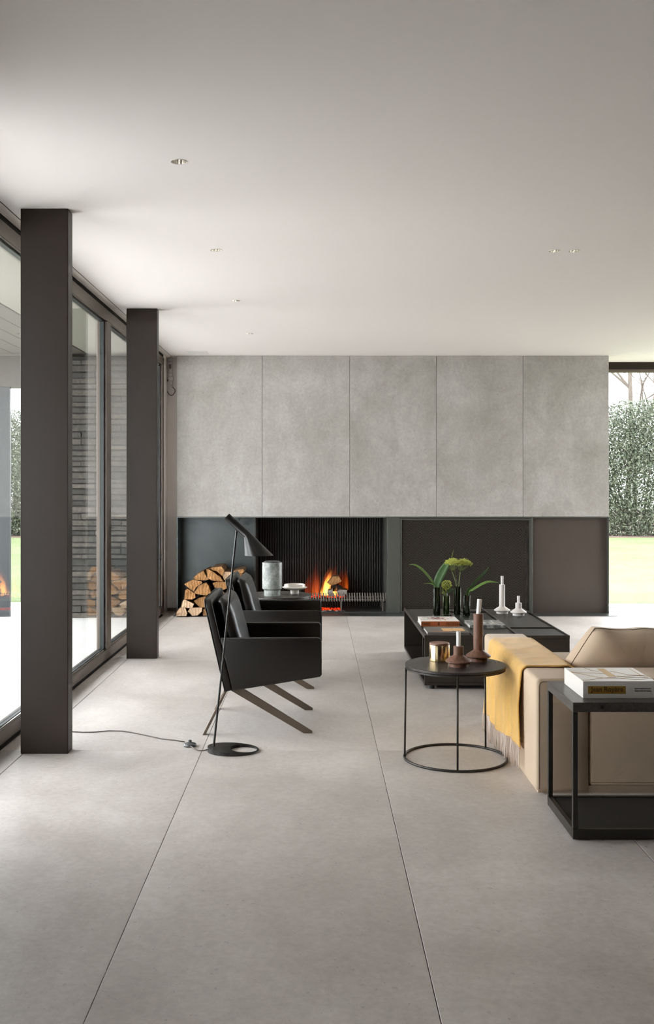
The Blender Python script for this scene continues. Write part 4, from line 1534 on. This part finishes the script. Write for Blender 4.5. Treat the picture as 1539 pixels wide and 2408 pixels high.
def soft_box(x0, x1, y0, y1, z0, z1, r, seg=4, sub=0):
    return MB().rbox(x0, x1, y0, y1, z0, z1, r, seg)


ar_ = obj('arm', soft_box(SX, AR, SD0, SD1, 0.006, SZ, 0.022), 'sofa_fabric', so, smooth=True)
obj('arm', soft_box(SR, SR + 0.26, SD0, SD1, 0.022, SZ, 0.028), 'sofa_fabric', so, smooth=True)
bk_o = obj('backrest', soft_box(AR + 0.006, SR - 0.004, SD0 + 0.004, 5.22, 0.034, SZ, 0.014), 'sofa_fabric', so, smooth=True)
obj('seat_base', MB().rbox(AR + 0.006, SR - 0.004, 5.225, SD1, 0.034, 0.27, 0.02, 3), 'sofa_fabric', so, smooth=True)
obj('seat_cushion', MB().rbox(AR + 0.006, SR - 0.004, 5.225, SD1 + 0.01, 0.272, 0.44, 0.04, 4), 'sofa_fabric', so, smooth=True)
obj('plinth', MB().box(SX + 0.012, SR + 0.25, SD0 + 0.012, SD1 - 0.01, 0.0, 0.034), 'sofa_fabric', so)
q = 0.014
obj('seam', MB().tube([(SX + q, SD0 + 0.0005, 0.02), (SX + q, SD0 + 0.0005, SZ - q - 0.02), (SX + q + 0.006, SD0 + 0.0005, SZ - q - 0.006), (SX + q + 0.02, SD0 + 0.0005, SZ - q), (AR - 0.012, SD0 + 0.0005, SZ - q)], 0.0014, 6), 'seam_thread', ar_, smooth='all')
obj('seam', MB().tube([(AR + 0.02, SD0 + 0.0045, SZ - q), (SR - 0.02, SD0 + 0.0045, SZ - q)], 0.0020, 6), 'seam_thread', bk_o, smooth='all')
obj('seam', MB().tube([(AR + 0.01, SD0 + 0.0045, 0.052), (SR - 0.02, SD0 + 0.0045, 0.052)], 0.0020, 6), 'seam_thread', bk_o, smooth='all')

# loose cushion leaning on the back
CW = 0.95
nu, nv = 30, 14


def cush_pt(u, v_, side):
    """u along x, v up, side -1 camera face .. +1 seat face"""
    z = 0.44 + v_ * 0.298
    lx = 1.345 + 0.115 * max(0, (v_ - 0.35) / 0.65) ** 1.1
    rx = 1.345 + CW - 0.10 * max(0, (v_ - 0.35) / 0.65) ** 1.1
    x_ = lx + (rx - lx) * u
    if side > 0:
        x_ -= 0.045 * (1 - u) * (0.5 + v_ * 0.5) * (1 - v_)
    e = max(0.0, 1 - abs(2 * u - 1) ** 5) ** 0.5 * max(0.0, 1 - abs(2 * v_ - 1) ** 4) ** 0.55
    yc = 5.36 - 0.06 * v_ + 0.04
    th = 0.05 * (0.9 - 0.2 * v_) + 0.085 * e
    y_ = yc + side * th
    dz = -0.004 * math.sin(u * 9.0) * v_ + 0.004 * math.sin(u * 23) * v_ + 0.012 * max(0, 1 - u * 9) * v_
    wob = 0.006 * math.sin(u * 31 + v_ * 9) * (1 - e) + 0.006 * math.sin(u * 12 + v_ * 5)
    return (x_, y_ + wob, z + dz * 0.6)


cb = MB()
for side in (-1, 1):
    vs = [cush_pt(i / nu, j / nv, side) for i in range(nu + 1) for j in range(nv + 1)]
    fs = []
    for i in range(nu):
        for j in range(nv):
            a = i * (nv + 1) + j
            qd = (a, a + nv + 1, a + nv + 2, a + 1)
            fs.append(qd if side < 0 else qd[::-1])
    cb.add(vs, fs)
Nn = (nu + 1) * (nv + 1)
edge = [i * (nv + 1) for i in range(nu + 1)] + [nu * (nv + 1) + j for j in range(1, nv + 1)] + [i * (nv + 1) + nv for i in range(nu - 1, -1, -1)] + [j for j in range(nv - 1, 0, -1)]
cb.f += [(edge[(k + 1) % len(edge)], edge[k], Nn + edge[k], Nn + edge[(k + 1) % len(edge)]) for k in range(len(edge))]
cb.mi += [0] * len(edge)
cu_ = thing('sofa_cushion', 'sand beige loose cushion leaning against the sofa back', 'cushion', (1.8, 5.36, 0.44))
obj('filling', cb, 'sofa_fabric', cu_, smooth='all')
obj('piping', MB().tube([(cush_pt(0, j / nv, -1)[0] - .001, cush_pt(0, j / nv, -1)[1], cush_pt(0, j / nv, -1)[2]) for j in range(nv + 1)] + [(cush_pt(i / nu, 1, -1)[0], cush_pt(i / nu, 1, -1)[1], cush_pt(i / nu, 1, -1)[2] + .001) for i in range(1, nu + 1)], 0.0017, 6), 'seam_thread', cu_, smooth='all')

# ------------------------------------------------------------------ yellow throw over the arm
th_ = thing('throw_blanket', 'yellow wool throw with pale fringe draped over the sofa arm', 'blanket', (1.19, 5.68, SZ))
path = [(AR + 0.016, 0.452), (AR + 0.014, 0.50), (AR + 0.012, 0.545)]
for k in range(1, 6):
    a = k / 6 * PI / 2
    path.append((AR - 0.02 + 0.032 * math.cos(a), SZ - 0.02 + 0.031 * math.sin(a)))
for k in range(9):
    path.append((AR - 0.02 - (AR - 0.02 - SX - 0.024) * k / 8, SZ + 0.011))
for k in range(1, 6):
    a = PI / 2 + k / 6 * PI / 2
    path.append((SX + 0.024 + 0.040 * math.cos(a), SZ - 0.026 + 0.037 * math.sin(a)))
nz = 16
top_n = len(path)
T0, T1 = 5.175, 6.16
nt = 60
rows = []
for it in range(nt + 1):
    t_ = it / nt
    row = []
    endz = 0.142 - 0.05 * t_ + 0.012 * math.sin(t_ * 9)
    dpath = path + [(SX - 0.016, SZ - 0.026 - (SZ - 0.026 - endz) * k / nz) for k in range(1, nz + 1)]
    for k, (px_, pz_) in enumerate(dpath):
        s_ = k / (len(dpath) - 1)
        y_ = T0 + (T1 - T0) * t_
        hang = max(0, (k - top_n + 1) / nz)
        fold = 0.010 * math.sin(t_ * 13 + 0.8) + 0.006 * math.sin(t_ * 27 + 2 + hang * 2)
        x_ = px_ - (0.006 + abs(fold)) * min(1, hang * 2.2) * 1.2 - 0.02 * hang * t_
        y_ += 0.016 * hang * math.sin(t_ * 8) - 0.02 * hang * t_ * 0.8 + (0.02 * math.sin(s_ * 3.0)) * (1 - t_)
        z_ = pz_
        if 8 <= k < top_n - 4:
            z_ += 0.004 * (1 + math.sin(t_ * 40 + (k - 8) * 0.9)) * mnoise.noise(Vector((t_ * 6, k * .3, 1))) + 0.003
        row.append((x_, y_, z_))
    rows.append(row)
m = len(rows[0])
tb = MB()
tb.add([p for r_ in rows for p in r_], [(i * m + k, i * m + k + 1, (i + 1) * m + k + 1, (i + 1) * m + k) for i in range(nt) for k in range(m - 1)])
tbo = obj('cloth', tb, 'throw_yellow', th_, smooth='all')
so_m = tbo.modifiers.new('thickness', 'SOLIDIFY')
so_m.thickness = 0.007
so_m.offset = 1.0
fr = MB()
r2 = random.Random(11)
for it in range(0, 118):
    t_ = it / 117
    ii = min(nt - 1, int(t_ * nt))
    u = t_ * nt - ii
    p = Vector(rows[ii][-1]).lerp(Vector(rows[min(nt, ii + 1)][-1]), u)
    L = min(0.112 + r2.uniform(-.012, .012), p.z - 0.004)
    dx, dy = r2.uniform(-.010, .006), r2.uniform(-.016, .010)
    fr.tube([(p.x, p.y, p.z + 0.012), (p.x - 0.002 + dx * .3, p.y + dy * .2, p.z - L * .35), (p.x + dx * .8, p.y + dy * .7, p.z - L * .7), (p.x + dx, p.y + dy * 1.2, p.z - L)], [0.0019, 0.0021, 0.0019, 0.0010], 5)
fo = obj('fringe', fr, 'fringe_wool', th_, smooth='all')
fo['kind'] = 'stuff'

# ------------------------------------------------------------------ console table at the sofa's back, and its book
K0, K1, KX, KR, KZ = 4.249, 4.72, 1.077, 2.30, 0.578
co = thing('console_table', 'dark wood and metal frame table standing behind the sofa', 'table', (1.69, 4.485, 0))
obj('tabletop', MB().rbox(KX, KR, K0, K1, KZ - 0.040, KZ, 0.0015, 1), 'console_oak', co)
pw = 0.021
for (px_, py_) in ((KX, K0), (KX, K1 - pw), (KR - pw, K0), (KR - pw, K1 - pw)):
    obj('post', MB().rbox(px_ + 0.0005, px_ + pw, py_ + 0.0005, py_ + pw, 0.0465, KZ - 0.0405, 0.0012, 1), 'table_dark', co)
for a in ((KX, KR, K0, K0 + pw), (KX, KR, K1 - pw, K1), (KX, KX + pw, K0 + pw, K1 - pw), (KR - pw, KR, K0 + pw, K1 - pw)):
    obj('rail', MB().rbox(a[0], a[1], a[2], a[3], 0.004, 0.046, 0.0012, 1), 'table_dark', co)
obj('shelf', MB().box(KX + pw, KR - pw, K0 + pw, K1 - pw, 0.028, 0.042), 'niche_black', co)
for px_ in (KX + 0.03, KR - 0.05):
    for py_ in (K0 + 0.02, K1 - 0.04):
        obj('foot', MB().lathe([(0.010, 0.0), (0.010, 0.004)], px_, py_, 12), 'niche_black', co)
sxp = fx(1417, K0)
sc1 = obj('screw', MB().lathe([(0.0085, 0), (0.0085, 0.0012), (0.006, 0.0012), (0.006, 0.0004), (0.003, 0.0004), (0.003, 0.0012)], 0, 0, 24), 'black_paint', co)
for v3 in sc1.data.vertices:
    o_ = v3.co + ORI[co.name]
    v3.co = Vector((sxp + o_.x, K0 - o_.z - 0.0001, fz(1663, K0) + o_.y)) - ORI[co.name]

x0, x1, y0, y1, z0, z1 = 1.141, 1.456, 4.333, 4.659, KZ, KZ + 0.074
bb = thing('boxed_book', 'thick white boxed book with gold curves and gold title label', 'book', ((x0 + x1) / 2, (y0 + y1) / 2, z0))
bx1 = obj('slipcase', MB().rbox(x0, x1, y0, y1, z0, z1, 0.0015, 1), 'cover_white', bb)
lx0, lx1, lz0, lz1 = fx(1383.5, y0), fx(1472.5, y0), fz(1631.5, y0), fz(1613.5, y0)
obj('title_label', MB().box(lx0, lx1, y0 - 0.0006, y0 - 0.0001, lz0, lz1), 'gold_print', bx1)
lettering('lettering', 'Jean Royère', 0.030, (fx(1466, y0) - fx(1390, y0)), ((lx0 + lx1) / 2, y0 - 0.0012, (lz0 + lz1) / 2 + 0.0002), 'ink_brown', bx1)
for ln, py in (('Galerie Jacques Lacoste', 1619.2), ('Galerie Patrick Seguin', 1625.0)):
    lettering('lettering', ln, 0.0082, fx(1532, y0) - fx(1493.5, y0), (fx(1512.8, y0), y0 - 0.0008, fz(py, y0)), 'ink_black', bx1)


def top_pt(px, py):
    dd = (H - z1) * F / (py - VY)
    return (fx(px, dd), dd)


def zoom_pt(a, b_):
    return top_pt(1360 + a / 8.598, 1560 + b_ / 8.598)


obj('cover_bar', flat([zoom_pt(380, 105), zoom_pt(520, 103), zoom_pt(775, 262), zoom_pt(625, 268)], z1), 'gold_print', bx1)
for cv_ in ([(110, 88), (200, 118), (280, 145), (350, 156), (440, 158)], [(640, 165), (720, 172), (830, 195), (960, 220), (1100, 236), (1220, 240), (1360, 243)],
            [(-250, 150), (-100, 178), (60, 190), (200, 194), (330, 198), (430, 205), (530, 217)], [(-200, 175), (0, 205), (130, 225), (260, 255), (400, 282), (520, 295), (700, 300), (860, 303), (1000, 290), (1200, 286), (1430, 290)],
            [(60, 342), (200, 338), (330, 322), (440, 302), (560, 294), (720, 286), (900, 268), (1080, 254), (1230, 246), (1330, 243)],
            [(780, 255), (900, 262), (1050, 258), (1200, 248), (1300, 256), (1410, 268)], [(860, 303), (960, 315), (1100, 322), (1250, 323), (1380, 316), (1470, 302)],
            [(1030, 105), (1140, 165), (1260, 233)]):
    ctl = [zoom_pt(*p) for p in cv_]
    ctl = [(min(max(p[0], x0 + .002), x1 - .002), min(max(p[1], y0 + .002), y1 - .002)) for p in ctl]
    pts = smooth_pts([(p[0], p[1], z1 + 0.0004) for p in ctl], 30)
    obj('cover_line', MB().tube(pts, 0.0008, 4), 'gold_print', bx1)

# ------------------------------------------------------------------ outside, left: terrace, brick wall, soffit, pier
te = struct('terrace', MB().box(-9.0, WX - 0.215, -2.66, 13.2, -0.2, -0.024).box(WX - 0.215, WX - 0.09, WIN0, 11.85, -0.2, -0.024), 'terrace_joint', (-5, 7, -0.2))
xj = [WX - 0.22, -2.9, -3.9, -4.9, -5.9, -6.9, -7.9, -9.0]
yj = [-2.66 + 1.22 * k for k in range(14)]
for i in range(len(xj) - 1):
    for j in range(len(yj) - 1):
        obj('slab', MB().box(xj[i + 1] + .004, xj[i] - .004, yj[j] + .004, yj[j + 1] - .004, -0.026, -0.015), 'terrace_stone', te)
BD = 11.62
bw = struct('wall_brick', MB().box(-3.02, -1.88, BD + 0.012, BD + 0.5, -0.05, 2.98), 'mortar', (-2.45, BD + .2, -0.05))
protos = []
for k in range(5):
    L = [1.0, 0.82, 0.66, 0.5, 0.36][k]
    m_ = MB().rbox(-L / 2, L / 2, -0.055, 0.055, 0, 0.055, 0.007, 1)
    rr = random.Random(k)
    m_.v = [(p[0] + rr.uniform(-.003, .003), p[1] + rr.uniform(-.004, .004), p[2] + rr.uniform(-.003, .003)) for p in m_.v]
    protos.append((L, m_))
bmeshes = {}
zc = -0.02
row = 0
while zc < 2.92:
    hk = R.choice([0.8, 0.9, 1.0, 1.05, 1.2])
    xx = -1.885 - (row % 3) * 0.0
    first = True
    while xx > -3.0:
        k = R.randrange(3) if not first else R.randrange(1, 5)
        first = False
        L, m_ = protos[k]
        rem = xx + 3.01
        if rem < L + 0.10:
            L2 = rem
        else:
            L2 = L
        if k not in bmeshes:
            o = obj('brick', m_, 'brick_grey', origin=(0, 0, 0))
            bmeshes[k] = o.data
            o.parent = bw
        else:
            o = bpy.data.objects.new('brick', bmeshes[k])
            COL.objects.link(o)
            o.parent = bw
        o.scale = (L2 / L, 1, hk)
        o.location = Vector((xx - L2 / 2, BD + 0.055 + R.uniform(-0.008, 0.008), zc)) - ORI[bw.name]
        xx -= L2 + 0.002
    zc += 0.0665 * hk
    row += 1
SFZ = 3.04
sf = struct('ceiling_overhang', MB().box(-2.65, WX - 0.215, -2.6, 12.1, SFZ - 0.01, SFZ + 0.2).box(WX - 0.215, WX - 0.09, WIN0, 12.1, SFZ - 0.01, SFZ + 0.2).box(-4.1, -2.65, -2.6, 12.1, SFZ + 0.02, SFZ + 0.2), 'soffit_line', (-3, 6.5, SFZ))
xs_ = -2.66
while xs_ > -4.05:
    obj('board', MB().box(xs_ - 0.205, xs_ - 0.006, -2.6, 12.1, SFZ - 0.012, SFZ + 0.015), 'soffit_dark', sf)
    xs_ -= 0.211
struct('trim_2', MB().box(-4.2, -3.02, 11.70, 11.95, fz(909, 11.7), SFZ - 0.012), 'soffit_dark')
struct('wall_pier', MB().box(-5.2, fx(22, 11.7), 11.72, 11.77, -0.05, SFZ - 0.012), 'pier_blue')

# ------------------------------------------------------------------ garden
struct('lawn', MB().box(-60, 60, 13.2, 31.2, -0.6, -0.06).box(3.0, 60, 12.95, 13.2, -0.6, -0.06).box(6.7, 60, 2.0, 12.95, -0.6, -0.06), 'lawn_grass', (0, 20, -0.6))
struct('path_strip', MB().box(3.0, 6.7, 12.625, 12.95, -0.3, -0.004).box(6.2, 6.7, 2.0, 12.625, -0.3, -0.004), 'terrace_stone')
struct('ground_litter', MB().box(-60, 60, 31.2, 70, -0.6, -0.05), 'leaf_litter', (0, 50, -0.6))

hl = MB()
r2 = random.Random(21)
for _ in range(62000):
    while True:
        p = Vector((r2.uniform(-1, 1), r2.uniform(-1, 1), r2.uniform(0, 1)))
        q = math.sqrt(p.x * p.x + p.y * p.y + (p.z - 0.15) ** 2 * 1.25)
        if 0.45 < q < 1.0 + 0.1 * mnoise.noise(p * 3.0):
            break
    c_ = Vector((p.x * 2.0, p.y * 1.5, 0.02 + p.z * 4.3))
    n_ = Vector((r2.gauss(0, 1), r2.gauss(0, 1), r2.gauss(0, 1) + .6)).normalized()
    a_ = n_.orthogonal().normalized()
    b_ = n_.cross(a_)
    an = r2.uniform(0, 6.28)
    u_ = a_ * math.cos(an) + b_ * math.sin(an)
    w_ = n_.cross(u_)
    L = r2.uniform(.028, .052)
    hl.add([(c_ - u_ * L)[:], (c_ + w_ * L * .45 + n_ * .008)[:], (c_ + u_ * L)[:], (c_ - w_ * L * .45 + n_ * .008)[:]], [(0, 1, 2, 3)])
stem = MB()
for k in range(9):
    a = k * 0.7
    stem.tube([(math.cos(a) * .3, math.sin(a) * .25, 0), (math.cos(a) * .8, math.sin(a) * .6, 1.4), (math.cos(a) * 1.3, math.sin(a) * .9, 2.8)], [.05, .035, .012], 6)
hb = thing('hedge_bush', 'dense evergreen shrub at the far edge of the lawn', 'shrub', (0, 0, 0), 'evergreen shrubs beyond the lawn')
fo_ = obj('foliage', hl, 'hedge_leaf', hb)
fo_['kind'] = 'stuff'
obj('stem', stem, 'tree_bark', hb)
spots = [(10.5, 33.2, 1.02), (6.3, 33.4, 0.98), (14.7, 33.3, 1.0), (-10.3, 33.4, 0.95), (-14.4, 33.2, 1.0), (18.9, 33.6, 0.97), (23.1, 33.2, 1.03), (-6.2, 33.5, 1.0), (-18.6, 33.5, 0.98)]
for i, (xx, yy, k) in enumerate(spots):
    o = hb if i == 0 else dup(hb, (0, 0, 0))
    o.location = (xx, yy, -0.05)
    o.rotation_euler.z = i * 1.9
    o.scale = (k, k, k)


def tree_mesh(seed, hgt=9.0):
    r3 = random.Random(seed)
    trunk, br = MB(), MB()

    def grow(mb, p, dr, L, rad, lev):
        pts = [p]
        dcur = dr.copy()
        n = 5
        for k in range(n):
            dcur = (dcur + Vector((r3.gauss(0, .13), r3.gauss(0, .13), r3.gauss(0, .08) + (.05 if lev else 0)))).normalized()
            pts.append(pts[-1] + dcur * L / n)
        mb.tube([q[:] for q in pts], [rad * (1 - .6 * k / n) for k in range(n + 1)], 6 if lev < 2 else 4)
        if lev < 4:
            for k in range(16 if lev == 0 else 5):
                q = pts[min(n, int(r3.uniform(1.0, n + 0.9)))]
                a = r3.uniform(0, 6.28)
                d2 = (dcur * .55 + Vector((math.cos(a), math.sin(a), r3.uniform(-.1, .6))) * .75).normalized()
                grow(br, q, d2, L * r3.uniform(.42, .62), rad * .36, lev + 1)
    grow(trunk, Vector((0, 0, 0)), Vector((0, 0, 1)), hgt, .13, 0)
    return trunk, br


for sd_, loc, lab in ((1, (11.7, 38.5, -0.05), 'bare winter tree rising behind the evergreen shrub seen past the fireplace wall'), (3, (16.4, 52.0, -0.05), 'distant bare tree behind the nearer bare tree'),
                      (4, (-11.6, 39.0, -0.05), 'bare tree beyond the terrace and the brick wall')):
    tm, bmm = tree_mesh(sd_)
    tt = thing('bare_tree', lab, 'tree', (0, 0, 0), 'bare trees beyond the lawn')
    obj('trunk', tm, 'tree_bark', tt, smooth='all')
    obj('branches', bmm, 'tree_bark', tt)['kind'] = 'stuff'
    tt.location = loc
